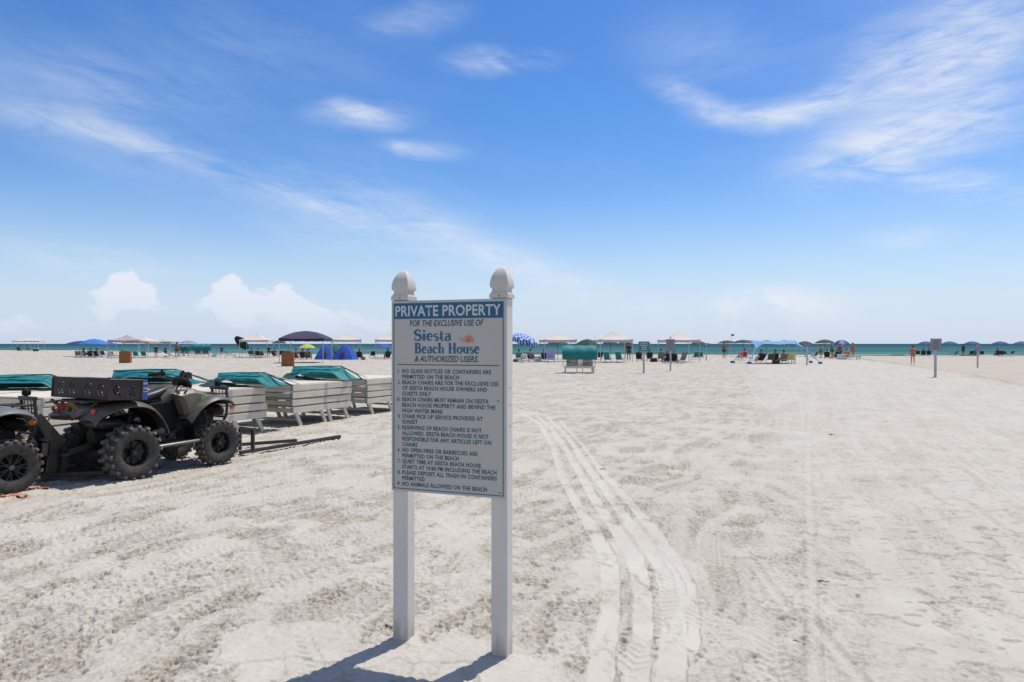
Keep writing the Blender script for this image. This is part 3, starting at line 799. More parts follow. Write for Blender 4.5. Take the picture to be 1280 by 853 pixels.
for i, (num, tx) in enumerate(RULES):
    v = .369 + i * .02955
    if i != 2: put_text(tx, .099, v, .0200, navy, xk=KX * .985, offset=.020, space=1.08, res=2)
    if num: put_text(num, .057, v, .0200, navy, xk=KX, offset=.008, res=2)
for u, v in ((.045, .030), (.955, .030), (.052, .520), (.935, .512), (.057, .962), (.945, .972)):
    x_, z_ = bpt(u, v)
    MB().lathe([(.0001, 0), (.0038, 0), (.003, .003), (.0001, .0032)], 10, Matrix.Translation((x_, FY - .0005, z_)) @ Matrix.Rotation(R(90), 4, 'X')).build('screw', steel, board)
for z_ in (1.42, 1.33, 1.22):   # old screws on the side of the right post
    MB().lathe([(.0001, 0), (.004, 0), (.0035, .002), (.0001, .002)], 10, Matrix.Translation((BW / 2 + .0002, .045, z_)) @ Matrix.Rotation(R(90), 4, 'Y')).build('screw', steel, sign)
# ------------------------------------------------------------------ quad bikes
rubber = mat('tyre_rubber', (.026, .024, .022), .9, var=.25, vscale=26, bump=.15, bscale=70, col2=(.085, .077, .067), spec=.3)
dusty = mat('dusty_tread_rubber', (.028, .026, .024), .9, var=.2, vscale=30, bump=.2, bscale=90, col2=(.22, .20, .175))
rimblk = mat('rim_black', (.020, .020, .020), .38, .4, var=.3, vscale=12)
blkpl = mat('black_plastic', (.012, .011, .011), .55, var=.35, vscale=7, bump=.05, bscale=120, spec=.22)
blkst = mat('black_steel', (.030, .027, .025), .5, .3, var=.4, vscale=14, col2=(.07, .055, .045))
camo = mat('olive_plastic', (.125, .110, .080), .45, var=.22, vscale=8, col2=(.042, .038, .028))
greyb = mat('pale_blue_grey_plastic', (.17, .17, .185), .35, var=.2, vscale=6)
tan = mat('tan_plastic', (.165, .142, .100), .45, var=.2, vscale=8)
seatm = mat('seat_vinyl', (.026, .026, .028), .42, var=.2, vscale=8, bump=.1, bscale=90)
engm = mat('engine_alloy', (.16, .155, .15), .42, .7, var=.35, vscale=22)
brite = mat('worn_aluminium', (.20, .195, .19), .5, .5, var=.25, vscale=18)
ambr = mat('amber_lens', (.60, .13, .02), .25, var=.05)
redl = mat('red_lens', (.62, .06, .03), .25, var=.05)
glasm = mat('lamp_glass', (.45, .45, .45), .12, .2, var=.1)
brwn = mat('brown_plastic', (.075, .045, .030), .5, var=.3, vscale=9)
grn = mat('green_decal', (.16, .42, .08), .5, var=.1)
redp = mat('red_paint', (.42, .025, .03), .5, var=.2, vscale=12)
yelb = mat('ochre_strap', (.36, .22, .07), .8, var=.3, vscale=30)
boxbl = mat('blue_carton', (.03, .09, .36), .5, var=.1, vscale=8)
palep = mat('pale_print_band', (.50, .44, .44), .6, var=.2, vscale=30)
meshm = mat('rusty_black_tray', (.022, .016, .013), .6, .2, var=.4, vscale=16, col2=(.050, .030, .022))

def tyre(R0, W0, r_in, lugs, lugh):
    m = MB(); n = 40
    prof = [(r_in, -W0 * .36), (r_in + .02, -W0 * .44), (R0 * .80, -W0 * .5), (R0 - lugh - .012, -W0 * .46), (R0 - lugh, -W0 * .36), (R0 - lugh + .003, 0), (R0 - lugh, W0 * .36), (R0 - lugh - .012, W0 * .46), (R0 * .80, W0 * .5), (r_in + .02, W0 * .44), (r_in, W0 * .36)]
    vs = []; 
    for r_, y_ in prof:
        for k in range(n):
            a = 2 * PI * k / n; vs.append((r_ * math.cos(a), y_, r_ * math.sin(a)))
    fs = [(i * n + k, i * n + (k + 1) % n, (i + 1) * n + (k + 1) % n, (i + 1) * n + k) for i in range(len(prof) - 1) for k in range(n)]
    m.add(vs, fs)
    t = MB()
    for k in range(lugs):                     # chevron lugs, staggered left and right, wrapping on to the shoulder
        for s in (-1, 1):
            a = 2 * PI * (k + (.5 if s > 0 else 0)) / lugs
            for yc, ww, aa, rr_, hh, tl in ((s * W0 * .17, W0 * .26, .075, R0 - lugh * .5, lugh, .35), (s * W0 * .42, W0 * .16, .060, R0 - lugh * .9, lugh, .15)):
                M = Matrix.Rotation(-(a + (.05 if abs(yc) > W0 * .3 else 0)), 4, 'Y') @ Matrix.Translation((rr_, yc, 0)) @ Matrix.Rotation(s * tl, 4, 'X')
                if abs(yc) > W0 * .3: M = M @ Matrix.Rotation(-s * .5, 4, 'Z')
                t.box((0, 0, 0), (hh * 1.25, ww, R0 * aa * 2), M=M)
    return m, t
def wheel(parent, x, y, R0, W0, side, style, lugs=20, lugh=.022):
    r_in = R0 * .50
    rim = MB(); M = Matrix.Translation((0, 0, 0)) @ Matrix.Rotation(R(90) * -side, 4, 'X')   # lathe z -> outward
    hw = W0 * .36
    rim.lathe([(r_in, -hw), (r_in + .012, -hw), (r_in + .012, -hw + .012), (r_in - .02, -hw + .03), (r_in - .025, hw - .05), (r_in + .012, hw - .012), (r_in + .012, hw), (r_in - .006, hw + .002), (r_in - .02, hw - .02), (r_in - .03, hw - .07), (.052, hw - .085), (.050, hw - .05), (.040, hw - .035), (.001, hw - .032)], 28, M)
    if style == 'spoke':
        for k in range(7):
            for d in (-.16, .16):
                a = 2 * PI * k / 7
                p = M @ Vector((.035 * math.cos(a), .035 * math.sin(a), hw - .03)); q = M @ Vector(((r_in - .004) * math.cos(a + d), (r_in - .004) * math.sin(a + d), hw - .008))
                rim.bar(p, q, .016, .02, up=(0, 1, 0))
    else:
        for k in range(8):
            a = 2 * PI * k / 8
            for d in (0,):
                p = M @ Vector((.060 * math.cos(a), .060 * math.sin(a), hw - .078)); q = M @ Vector(((r_in - .024) * math.cos(a), (r_in - .024) * math.sin(a), hw - .058))
                rim.bar(p, q, .028, .018, up=(0, 1, 0))
    w = rim.build('wheel', rimblk, parent, smooth=True, ang=35); w.location = (x, y, R0)
    m, t = tyre(R0, W0, r_in, lugs, lugh)
    m.build('tyre', rubber, w, smooth=True, ang=50)
    tag(t.build('tread', dusty, w), kind='stuff')
    hc = MB()
    hc.lathe([(.030, hw - .034), (.030, hw - .012), (.022, hw - .004), (.001, hw - .002)], 16, M)
    for k in range(4): 
        a = 2 * PI * (k + .5) / 4; p = M @ Vector((.045 * math.cos(a), .045 * math.sin(a), hw - .05)); q = M @ Vector((.045 * math.cos(a), .045 * math.sin(a), hw - .03)); hc.tube([p, q], .007, 6)
    hc.build('hub_cap', brite if style == 'spoke' else blkst, w, smooth=True)
    return w

def fender(parent, name, prof, yin, yout, m, thick=.012, droop=.05, flare=0.0):
    # prof: (x, z) along the arch; the sheet runs from yin to yout and rolls down at its outer lip
    def f(u, v):
        t = u * (len(prof) - 1); i = min(int(t), len(prof) - 2); k = t - i
        p0 = prof[max(i - 1, 0)]; p1 = prof[i]; p2 = prof[i + 1]; p3 = prof[min(i + 2, len(prof) - 1)]
        def cr(a, b, c, d): return .5 * ((2 * b) + (-a + c) * k + (2 * a - 5 * b + 4 * c - d) * k * k + (-a + 3 * b - 3 * c + d) * k ** 3)
        sgn = 1 if yout > 0 else -1; x = cr(p0[0], p1[0], p2[0], p3[0]); z = cr(p0[1], p1[1], p2[1], p3[1])
        y = yin + (yout - yin) * v * (1 - .22 * u ** 5 - .18 * (1 - u) ** 5); w = max(0, (v - .72) / .28)
        return (x, y, z - droop * w * w + .015 * math.sin(v * PI))
    mb = MB().grid(f, 22, 10, thick)
    return mb.build(name, m, parent, smooth=True, ang=50)

def quad_bike(name, label, loc, rz, body, body2, style):
    q = thing(name, label, 'quad bike', loc, rz, 'quad bikes parked nose to tail')
    WB = 1.21
    RR, FR = .332, .302
    for s in (-1, 1):
        wheel(q, 0, s * .475, RR, .27, s, style, 18, .026)
        wheel(q, WB, s * .475, FR, .215, s, style, 22, .016)
        # rear mudguard over the wheel, running down to the footwell
        fender(q, 'rear_fender', [(-.46, .74), (-.40, .83), (-.26, .895), (-.08, .935), (.08, .925), (.22, .87), (.33, .77), (.41, .66), (.47, .56)], s * .20, s * .60, body, droop=.045)
        fender(q, 'front_fender', [(.80, .64), (.86, .74), (.94, .83), (1.05, .895), (1.18, .925), (1.31, .91), (1.41, .87), (1.48, .80)], s * .22, s * .575, body, droop=.035)
        fender(q, 'fender_liner', [(.88, .60), (.95, .74), (1.05, .84), (1.18, .875), (1.31, .86), (1.41, .80)], s * .16, s * .50, blkpl, droop=.0)
        fender(q, 'fender_liner', [(-.36, .72), (-.24, .83), (-.08, .875), (.08, .865), (.21, .80), (.30, .70), (.38, .56)], s * .16, s * .52, blkpl, droop=.0)
        MB().prism([(.30, .40), (.92, .40), (.96, .62), (.84, .70), (.80, .90), (.40, .88), (.34, .70)], 'y', s * .16, s * .215).build('side_cover', blkpl, q, bevel=.012)
        # side fairing that comes to a point ahead of the footwell
        poly = [(.64, 1.00), (.72, .95), (.76, .84), (.80, .715), (.86, .655), (.93, .70), (1.00, .80), (1.12, .90), (1.18, .95), (1.05, 1.02), (.92, 1.045), (.80, 1.04)]
        def fair(mb, poly, ya, yb, inset):
            cx = sum(p[0] for p in poly) / len(poly); cz = sum(p[1] for p in poly) / len(poly); n = len(poly)
            vs = [(x, ya, z) for x, z in poly] + [(x, yb, z) for x, z in poly] + [(cx + (x - cx) * inset, yb + (yb - ya) * .45, cz + (z - cz) * inset) for x, z in poly]
            fs = [tuple(range(n))] + [(i, i + n, (i + 1) % n + n, (i + 1) % n) for i in range(n)] + [(i + n, i + 2 * n, (i + 1) % n + 2 * n, (i + 1) % n + n) for i in range(n)] + [tuple(range(3 * n - 1, 2 * n - 1, -1))]
            mb.add(vs, fs)
        mb = MB(); fair(mb, poly, s * .22, s * .36, .72)
        sp_ = mb.build('side_fairing', body2, q, bevel=.010)
        mb = MB().prism([(1.00, .93), (1.055, .985), (1.03, .925), (1.075, .94), (1.02, .835), (1.035, .89), (.985, .875)], 'y', s * .424, s * .430)
        mb.build('decal', grn, sp_)
        # footwell, nerf bar and heel guard
        fw = MB().box((.57, s * .42, .385), (.56, .24, .022)).box((.32, s * .42, .46), (.02, .22, .14)).box((.84, s * .42, .47), (.02, .22, .18))
        for k in range(7): fw.box((.36 + k * .07, s * .42, .401), (.014, .22, .012))
        fw.build('footwell', blkpl, q, bevel=.004)
        nb = MB().tube([(.24, s * .40, .36), (.27, s * .545, .365), (.33, s * .56, .365), (.82, s * .56, .375), (.88, s * .545, .375), (.92, s * .40, .38)], .021, 8)
        nb.build('side_step', brite, q, smooth=True)
        # suspension arms and spring
        for nm_, pts_, r_ in (('suspension_arm', [(1.10, s * .14, .30), (WB, s * .38, .27), (1.36, s * .14, .32)], .016), ('suspension_arm', [(1.12, s * .16, .48), (WB, s * .37, .38), (1.34, s * .16, .48)], .013),
                              ('suspension_arm', [(-.02, s * .38, .30), (.34, s * .12, .34)], .020), ('drive_shaft', [(0, s * .10, .33), (0, s * .40, .33)], .022), ('drive_shaft', [(WB, s * .10, .31), (WB, s * .40, .30)], .016)):
            MB().tube(pts_, r_, 8).build(nm_, blkst, q, smooth=True)
        for (xa, za, xb_, zb, yy, yt) in ((WB, .34, 1.20, .74, .30, .21), (.02, .36, .16, .76, .28, .20)):
            sp2 = MB(); n = 56
            P0, P1 = Vector((xa, s * yy, za)), Vector((xb_, s * yt, zb)); t = (P1 - P0).normalized(); u = t.orthogonal().normalized(); w = t.cross(u)
            sp2.tube([P0 + (P1 - P0) * (i / n) + (u * math.cos(i * .9) + w * math.sin(i * .9)) * .034 for i in range(n + 1)], .0065, 5)
            sp2.tube([P0, P1], .016, 8)
            sp2.build('shock_absorber', redp if body is greyb else blkst, q, smooth=True)
        # lamps
        MB().lathe([(.030, 0), (.034, .012), (.026, .024), (.001, .030)], 16, Matrix.Translation((-.425, s * .44, .86)) @ Matrix.Rotation(R(-90), 4, 'Y')).build('tail_light', redl, q, smooth=True)
        MB().lathe([(.030, -.02), (.034, .012), (.026, .024), (.001, .030)], 16, Matrix.Translation((1.43, s * .50, .775)) @ Matrix.Rotation(R(100), 4, 'Y') @ Matrix.Rotation(R(-35) * -s, 4, 'X')).build('indicator', ambr, q, smooth=True)
        hl = MB().loft([(1.40, s * .17, .84, .05, .04), (1.48, s * .17, .83, .085, .055), (1.51, s * .17, .83, .075, .045), (1.515, s * .17, .83, .02, .01)], 14)
        hl.build('headlight', glasm, q, smooth=True)
    # dark hull added to block light under the body, engine, exhaust
    MB().loft([(-.22, 0, .50, .10, .10), (-.05, 0, .52, .17, .20), (.3, 0, .54, .17, .24), (.6, 0, .52, .16, .22), (.95, 0, .56, .15, .24), (1.25, 0, .60, .16, .20), (1.42, 0, .62, .12, .14)], 12).build('light_block_hull', blkpl, q, smooth=True)
    e = MB().box((.56, 0, .50), (.30, .42, .24)).box((.60, 0, .68), (.16, .30, .20))
    for k in range(6): e.box((.60, 0, .60 + k * .034), (.22, .36, .012))
    for s in (-1, 1):
        M = Matrix.Translation((.52, s * .20, .48)) @ Matrix.Rotation(R(-90) * s, 4, 'X')
        e.lathe([(.105, 0), (.105, .035), (.085, .055), (.06, .062), (.001, .064)], 20, M)
        e.lathe([(.06, 0), (.06, .05), (.04, .07), (.001, .072)], 14, Matrix.Translation((.70, s * .19, .44)) @ Matrix.Rotation(R(-90) * s, 4, 'X'))
    e.build('engine', engm, q, bevel=.004)
    ex = MB().tube([(.70, -.12, .62), (.82, -.22, .52), (.60, -.26, .46), (.30, -.25, .50), (.10, -.22, .62)], .022, 10).tube([(.12, -.22, .63), (-.02, -.22, .66), (-.32, -.21, .70), (-.40, -.21, .71)], .06, 14, radii=[.03, .062, .062, .035])
    ex.build('exhaust', blkst, q, smooth=True)
    # rear deck between the mudguards, tail piece
    MB().loft([(-.50, 0, .80, .20, .03), (-.42, 0, .84, .27, .05), (-.2, 0, .89, .26, .05), (.1, 0, .90, .24, .05), (.3, 0, .88, .20, .05)], 14).build('rear_deck', body2, q, smooth=True)
    MB().loft([(-.56, .22, .775, .03, .025), (-.50, .16, .785, .26, .045), (-.40, .12, .79, .30, .055), (-.28, .1, .79, .28, .05), (-.24, .1, .79, .24, .02)], 14).build('tail_guard', brwn, q, smooth=True)
    MB().loft([(-.30, 0, .945, .10, .02), (-.24, 0, .965, .155, .05), (-.02, 0, .975, .175, .055), (.22, 0, .965, .175, .06), (.42, 0, .955, .15, .065), (.58, 0, .985, .125, .068), (.72, 0, 1.035, .105, .055), (.79, 0, 1.055, .07, .02)], 18, 2.8).build('seat', seatm, q, smooth=True)
    MB().loft([(.62, 0, .86, .14, .12), (.72, 0, .93, .17, .13), (.86, 0, .97, .20, .125), (1.02, 0, .97, .21, .10), (1.2, 0, .93, .23, .075), (1.38, 0, .89, .25, .06), (1.50, 0, .84, .20, .05), (1.54, 0, .82, .12, .03)], 18, 2.8).build('tank_cover', body, q, smooth=True)
    MB().loft([(1.26, 0, .76, .20, .05), (1.42, 0, .74, .26, .09), (1.52, 0, .70, .22, .08), (1.56, 0, .68, .12, .05)], 14).build('front_grille', blkpl, q, smooth=True)
    # handlebar with grips, levers, pod
    hb = MB().tube([(.98, 0, .95), (.93, 0, 1.17)], .024, 10)
    hb.tube([(.80, .37, 1.195), (.84, .27, 1.205), (.92, .10, 1.155), (.93, 0, 1.15), (.92, -.10, 1.155), (.84, -.27, 1.205), (.80, -.37, 1.195)], .012, 8)
    hbo = hb.build('handlebar', blkst, q, smooth=True); hbo.location = (0, 0, .035)
    for s in (-1, 1):
        MB().tube([(.78, s * .405, 1.192), (.835, s * .285, 1.207)], .022, 10).build('grip', blkpl, hbo, smooth=True)
        MB().grid(lambda u, v, s=s: (.90 + .03 * math.sin(u * PI) - .05 * u, s * (.26 + .17 * u), 1.15 + v * (.10 - .03 * u)), 8, 5, .008).build('hand_guard', body2 if body is camo else blkpl, hbo, smooth=True)
        MB().tube([(.87, s * .25, 1.205), (.875, s * .30, 1.19), (.85, s * .385, 1.175)], .007, 6).build('brake_lever', blkst, hbo, smooth=True)
        MB().box((.865, s * .235, 1.215), (.06, .07, .05)).tube([(.86, s * .235, 1.23), (.865, s * .235, 1.265)], .018, 8).build('switch_box', blkpl, hbo, bevel=.006)
    MB().loft([(.90, 0, 1.13, .07, .04), (.96, 0, 1.16, .10, .065), (1.04, 0, 1.14, .10, .07), (1.12, 0, 1.08, .06, .05)], 14).build('instrument_pod', blkpl, q, smooth=True)
    cb = MB()
    for s in (-1, 1): cb.tube([(.87, s * .22, 1.19), (.95, s * .16, 1.16), (1.05, s * .09, 1.06), (1.02, s * .05, .98)], .006, 6)
    cb.tube([(.88, -.2, 1.2), (.80, -.12, 1.14), (.90, -.06, 1.05)], .005, 6)
    cb.build('control_cable', blkpl, q, smooth=True)
    # front guard: upright hoop with a lamp on its top bar
    g = MB()
    for s in (-1, 1):
        g.tube([(1.50, s * .15, .46), (1.60, s * .16, .62), (1.62, s * .16, .82), (1.60, s * .16, 1.02)], .020, 8)
        g.tube([(1.36, s * .17, .95), (1.60, s * .16, .94)], .012, 8)
        g.tube([(1.44, s * .17, .40), (1.56, s * .16, .50)], .018, 8)
    g.bar((1.60, -.185, 1.015), (1.60, .185, 1.015), .045, .045).tube([(1.62, -.16, .84), (1.62, .16, .84)], .012, 8).tube([(1.60, -.16, .60), (1.60, .16, .60)], .016, 8)
    for k in (-1, 0, 1): g.tube([(1.61, k * .075, .84), (1.60, k * .075, 1.0)], .006, 6)
    g.tube([(1.36, -.26, .955), (1.36, .26, .955)], .012, 8).tube([(1.16, -.26, .985), (1.16, .26, .985)], .012, 8)
    for s in (-1, 1): g.tube([(1.14, s * .26, .985), (1.38, s * .26, .955)], .012, 8)
    gd = g.build('front_guard', blkst, q, smooth=True, ang=40)
    MB().lathe([(.012, -.03), (.04, -.02), (.048, 0), (.046, .03), (.032, .052), (.001, .060)], 14, Matrix.Translation((1.60, .03, 1.07))).build('marker_lamp', blkpl, gd, smooth=True)
    # winch plate and tow tongue
    MB().box((1.58, 0, .45), (.10, .26, .12)).tube([(1.64, -.08, .46), (1.64, .08, .46)], .035, 12).build('winch', blkst, q, bevel=.005)
    # rear rack of bent tube
    r = MB()
    for s in (-1, 1): r.tube([(.02, s * .24, .92), (-.02, s * .27, .965), (-.44, s * .30, .965), (-.48, s * .26, .965)], .012, 8)
    for x_ in (-.46, -.34, -.22, -.10): r.tube([(x_, -.29, .965), (x_, .29, .965)], .010, 8)
    r.build('rear_rack', blkst, q, smooth=True)
    MB().bar((-.2, 0, .42), (-.52, 0, .34), .05, .05).box((-.54, 0, .34), (.08, .12, .03)).build('tow_hitch', blkst, q)
    return q

QH = R(60.2)
quad = quad_bike('quad_bike', 'olive quad bike with a wide cargo tray over its rear wheels', (-5.09, 8.62, -.012), QH, camo, tan, 'plain')
quad2 = quad_bike('quad_bike', 'pale-topped quad bike with spoked rims cut off by the left edge', (-6.58, 6.74, -.012), R(59), greyb, blkpl, 'spoke')

# ---- wide expanded-metal cargo tray bolted over the rear wheels (part of the quad)
tr = MB(); W2_, D2 = .62, .40
x0_, x1_, z0_, z1_ = -.42, -.02, .985, 1.225
def panel(mb, a, b_, zlo, zhi, th, n, skip):     # side wall with chevron cut-outs
    a, b_ = Vector(a), Vector(b_); t = (b_ - a); L_ = t.length; t.normalize(); nn = Vector((-t.y, t.x, 0)) * th
    def P(s, z): return a + t * (s * L_) + Vector((0, 0, z))
    def slab(s0, s1, s2, s3, za, zb):              # quad between (s0,s1) at za and (s2,s3) at zb
        vs = [P(s0, za), P(s1, za), P(s3, zb), P(s2, zb)]; vs += [v + nn for v in vs]
        mb.add(vs, [(0, 1, 2, 3), (7, 6, 5, 4), (0, 4, 5, 1), (1, 5, 6, 2), (2, 6, 7, 3), (3, 7, 4, 0)])
    h = zhi - zlo; zm = zlo + h * .5
    slab(0, 1, 0, 1, zlo, zlo + h * .20); slab(0, 1, 0, 1, zlo + h * .80, zhi)
    cuts = [(c_ , .022 / L_ * 1.0) for c_ in skip]; cur = 0
    sh_ = .045 / L_
    for c_, w_ in cuts:
        slab(cur, c_, (cur - sh_ if cur else 0), c_ - sh_, zlo + h * .20, zm) if False else None
        slab(cur if cur == 0 else cur, c_, 0 if cur == 0 else cur - sh_, c_ - sh_, zlo + h * .20, zm)
        slab(0 if cur == 0 else cur - sh_, c_ - sh_, cur, c_, zm, zlo + h * .80)
        cur = c_ + w_
    slab(cur, 1, cur - sh_, 1, zlo + h * .20, zm); slab(cur - sh_, 1, cur, 1, zm, zlo + h * .80)
cutp = [.13, .19, .34, .40, .62, .68, .84, .90]
sd = [.22, .32, .66, .76]
def wallpart(a, b_, c_):
    mb = MB(); panel(mb, a, b_, z0_, z1_, .006, 0, c_); return mb.build('tray_side', meshm, trayo)
fl = MB().box(((x0_ + x1_) / 2, 0, z0_ + .004), (x1_ - x0_, 2 * W2_, .008))
trayo = fl.build('cargo_tray', meshm, quad); trayo.rotation_euler = (0, R(3.5), 0); trayo.location = (0, 0, -.012)
wallpart((x0_, W2_, 0), (x0_, -W2_, 0), cutp); wallpart((x0_, -W2_, 0), (x1_, -W2_, 0), sd); wallpart((x1_, -W2_, 0), (x1_, W2_, 0), cutp); wallpart((x1_, W2_, 0), (x0_, W2_, 0), sd)
rimt = MB()
for a, b_ in (((x0_, W2_), (x0_, -W2_)), ((x0_, -W2_), (x1_, -W2_)), ((x1_, -W2_), (x1_, W2_)), ((x1_, W2_), (x0_, W2_))):
    rimt.tube([(a[0], a[1], z1_ + .004), (b_[0], b_[1], z1_ + .004)], .011, 6)
for x_, y_ in ((x0_, W2_), (x0_, -W2_), (x1_, W2_), (x1_, -W2_)): rimt.box((x_, y_, (z0_ + z1_) / 2), (.018, .018, z1_ - z0_))
rimt.build('tray_rim', meshm, trayo)
for y_ in (-.3, .3):
    MB().bar((-.40, y_, .975), (-.05, y_, .960), .03, .02).bar((-.36, y_ * .85, .90), (-.30, y_ * .95, .965), .025, .025).build('tray_bracket', brwn, quad)
sp3 = MB()
sp3.bar((-.40, .55, .96), (-.38, .30, .86), .03, .03).bar((-.40, .30, .86), (-.36, .05, .95), .025, .025).bar((-.44, .56, .93), (-.42, .36, .955), .06, .02)
sp3.build('tray_bracket', brwn, quad)
def on_quad(x, y, z): return quad.matrix_basis @ Vector((x, y, z))
# loose things strapped on, each a thing of its own
p = on_quad(-.44, .22, .885)
t = thing('fuel_can', 'small red canister hanging under the cargo tray of the olive quad', 'canister', p, QH)
MB().lathe([(.02, -.06), (.05, -.055), (.055, -.03), (.055, .03), (.045, .05), (.02, .055), (.018, .075), (.001, .076)], 16).build('can_body', redp, t, smooth=True)
MB().lathe([(.022, .072), (.022, .092), (.001, .093)], 12).build('can_cap', blkpl, t)
p = on_quad(-.46, -.02, .88)
t = thing('strap_bundle', 'ochre bundle of ratchet strap tucked under the cargo tray', 'strap', p, QH)
mb = MB()
for k in range(5): mb.tube([(0.02 * math.sin(k * 2), .07 * math.cos(a) , .055 * math.sin(a) - .01 * k + .02) for a in [2 * PI * i / 14 + k for i in range(15)]], .010, 6)
mb.build('webbing_loop', yelb, t, smooth=True)
MB().box((0, .03, -.04), (.03, .04, .06)).build('buckle', blkst, t, bevel=.004)
# blue carton in front of the tray
p = on_quad(.14, -.30, .945)
t = thing('blue_carton', 'blue printed carton with pale stripes standing behind the cargo tray', 'box', (p.x, p.y, 0), QH)
b_ = MB().box((0, 0, 1.07), (.20, .26, .25)).build('carton', boxbl, t, bevel=.004)
for z_, h_ in ((1.15, .025), (1.09, .020), (1.05, .014)):
    MB().box((0, 0, z_), (.203, .263, h_)).build('printed_stripe', palep, b_)
MB().prism([(-.06, 1.115), (.06, 1.115), (.0, 1.185)], 'x', .1008, .1022).prism([(-.06, 1.165), (.06, 1.165), (.02, 1.19), (-.02, 1.185)], 'x', -.1022, -.1008).build('printed_peak', palep, b_)
# steel drawbar frame between the two quads, lying low over the sand
t = thing('tow_frame', 'black steel tow frame low over the sand between the two quads', 'tow bar', (0, 0, 0))
A = Vector((-5.72, 8.10, 0)); Bq = Vector((-5.05, 8.28, 0)); d_ = (Bq - A).normalized(); nn_ = Vector((-d_.y, d_.x, 0))
MB().bar(A + Vector((0, 0, .085)), Bq + Vector((0, 0, .085)) + d_ * .1, .06, .05).build('drawbar', blkst, t, bevel=.005)
MB().bar(A + nn_ * .34 + Vector((0, 0, .085)), Bq + nn_ * .34 + Vector((0, 0, .085)), .05, .05).build('drawbar', blkst, t, bevel=.005)
MB().bar(A + nn_ * .0 + d_ * .35 + Vector((0, 0, .11)), A + nn_ * .02 + d_ * .36 + Vector((0, 0, .40)), .05, .05).build('upright', blkst, t, bevel=.004)
MB().bar(A + d_ * .1 + nn_ * .03 + Vector((0, 0, .08)), A + d_ * .1 + nn_ * .31 + Vector((0, 0, .08)), .045, .045).bar(A + d_ * .55 + nn_ * .03 + Vector((0, 0, .08)), A + d_ * .55 + nn_ * .31 + Vector((0, 0, .08)), .045, .045).build('crossbar', blkst, t)
# heavy slanting bracket on the nose of the left quad
M = quad2.matrix_basis.copy(); 
mb = MB().prism([(1.60, .80), (1.66, .84), (1.90, .52), (1.92, .14), (1.84, .08), (1.72, .12), (1.76, .46)], 'y', -.20, -.15).prism([(1.60, .80), (1.66, .84), (1.90, .52), (1.92, .14), (1.84, .08), (1.72, .12), (1.76, .46)], 'y', .15, .20)
mb.build('plough_bracket', blkst, quad2, bevel=.005)
MB().tube([(1.86, -.22, .14), (1.86, .22, .14)], .035, 12).tube([(1.80, -.15, .50), (1.80, .15, .50)], .025, 10).build('bracket_axle', blkst, quad2, smooth=True)
MB().box((1.74, -.145, .40), (.10, .02, .16)).build('warning_plate', tan, quad2, bevel=.003)
# drag frame on the sand in front of the olive quad
t = thing('steel_drag_frame', 'dark steel drag frame with two long rails flat on the sand', 'frame', (0, 0, 0))
def G(px, py, z=0.0): v = gp(px, py); v.z = z; return v
r1a, r1b, r2a, r2b = at(296, 9.9), at(371, 11.32), at(312, 10.05), at(425, 12.0)
for a, b_ in ((at(290, 10.9), at(371, 11.45)), (at(300, 10.15), at(425, 11.95))):
    MB().bar(a + Vector((0, 0, .032)), b_ + Vector((0, 0, .030)), .055, .05).build('rail', blkst, t, bevel=.004)
pu = at(316, 10.35)
MB().bar(pu, pu + Vector((0, 0, .36)), .05, .05).build('upright', blkst, t, bevel=.004)
pv = at(300, 10.6)
MB().bar(pu + Vector((0, 0, .35)), pv + Vector((0, 0, .35)), .04, .04).build('crossbar', blkst, t)
MB().bar(pv, pv + Vector((0, 0, .33)), .045, .045).build('upright', blkst, t, bevel=.004)
# orange scraps by the left wheel
orm = mat('orange_plastic_scrap', (.50, .14, .055), .7, var=.3, vscale=20)
for (px, py, sz_, lb) in ((18, 622, .17, 'larger orange plastic scrap half under the wheel at the left edge'), (52, 612, .11, 'smaller orange plastic scrap on the sand beside the larger one')):
    c_ = gp(px, py); rnd = random.Random(px)
    def f(u, v, c_=c_, sz_=sz_, rnd=rnd):
        k = .8 + .25 * math.sin(u * 9 + px) + .2 * math.sin(v * 7)
        return (c_.x + (u - .5) * sz_ * 1.9 * (1 - .3 * v), c_.y + (v - .5) * sz_ * k, .012 + .022 * abs(math.sin(u * 7 + v * 4 + px)) * (1 - .6 * v))
    o = MB().grid(f, 12, 7, .004).build('orange_scrap', orm); tag(o, lb, 'scrap', 'orange scraps on the sand')
# ------------------------------------------------------------------ stacks of double loungers
lwood = mat('weathered_white_boards', (.66, .59, .475), .62, var=.10, vscale=4, bump=.12, bscale=30)
lwood2 = mat('pale_slat', (.66, .60, .49), .6, var=.08, vscale=5, bump=.1, bscale=40)
lgrey = mat('grey_brace', (.46, .45, .42), .6, var=.1, vscale=8)
tealc = mat('teal_canvas', (.006, .215, .235), .75, var=.15, vscale=3.0, bump=.1, bscale=14, col2=(.005, .165, .185), trans=.25)
tealb = mat('bright_teal_canvas', (.015, .27, .275), .7, var=.15, vscale=2.0, bump=.1, bscale=12, trans=.3)
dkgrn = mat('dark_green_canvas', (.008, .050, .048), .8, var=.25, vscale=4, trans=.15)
whtub = mat('white_frame_tube', (.62, .62, .60), .45, var=.05)
greent = mat('mint_panel', (.36, .45, .42), .6, var=.15, vscale=9)
SL, SW, PITCH, Z0 = 1.75, 1.40, .150, .25
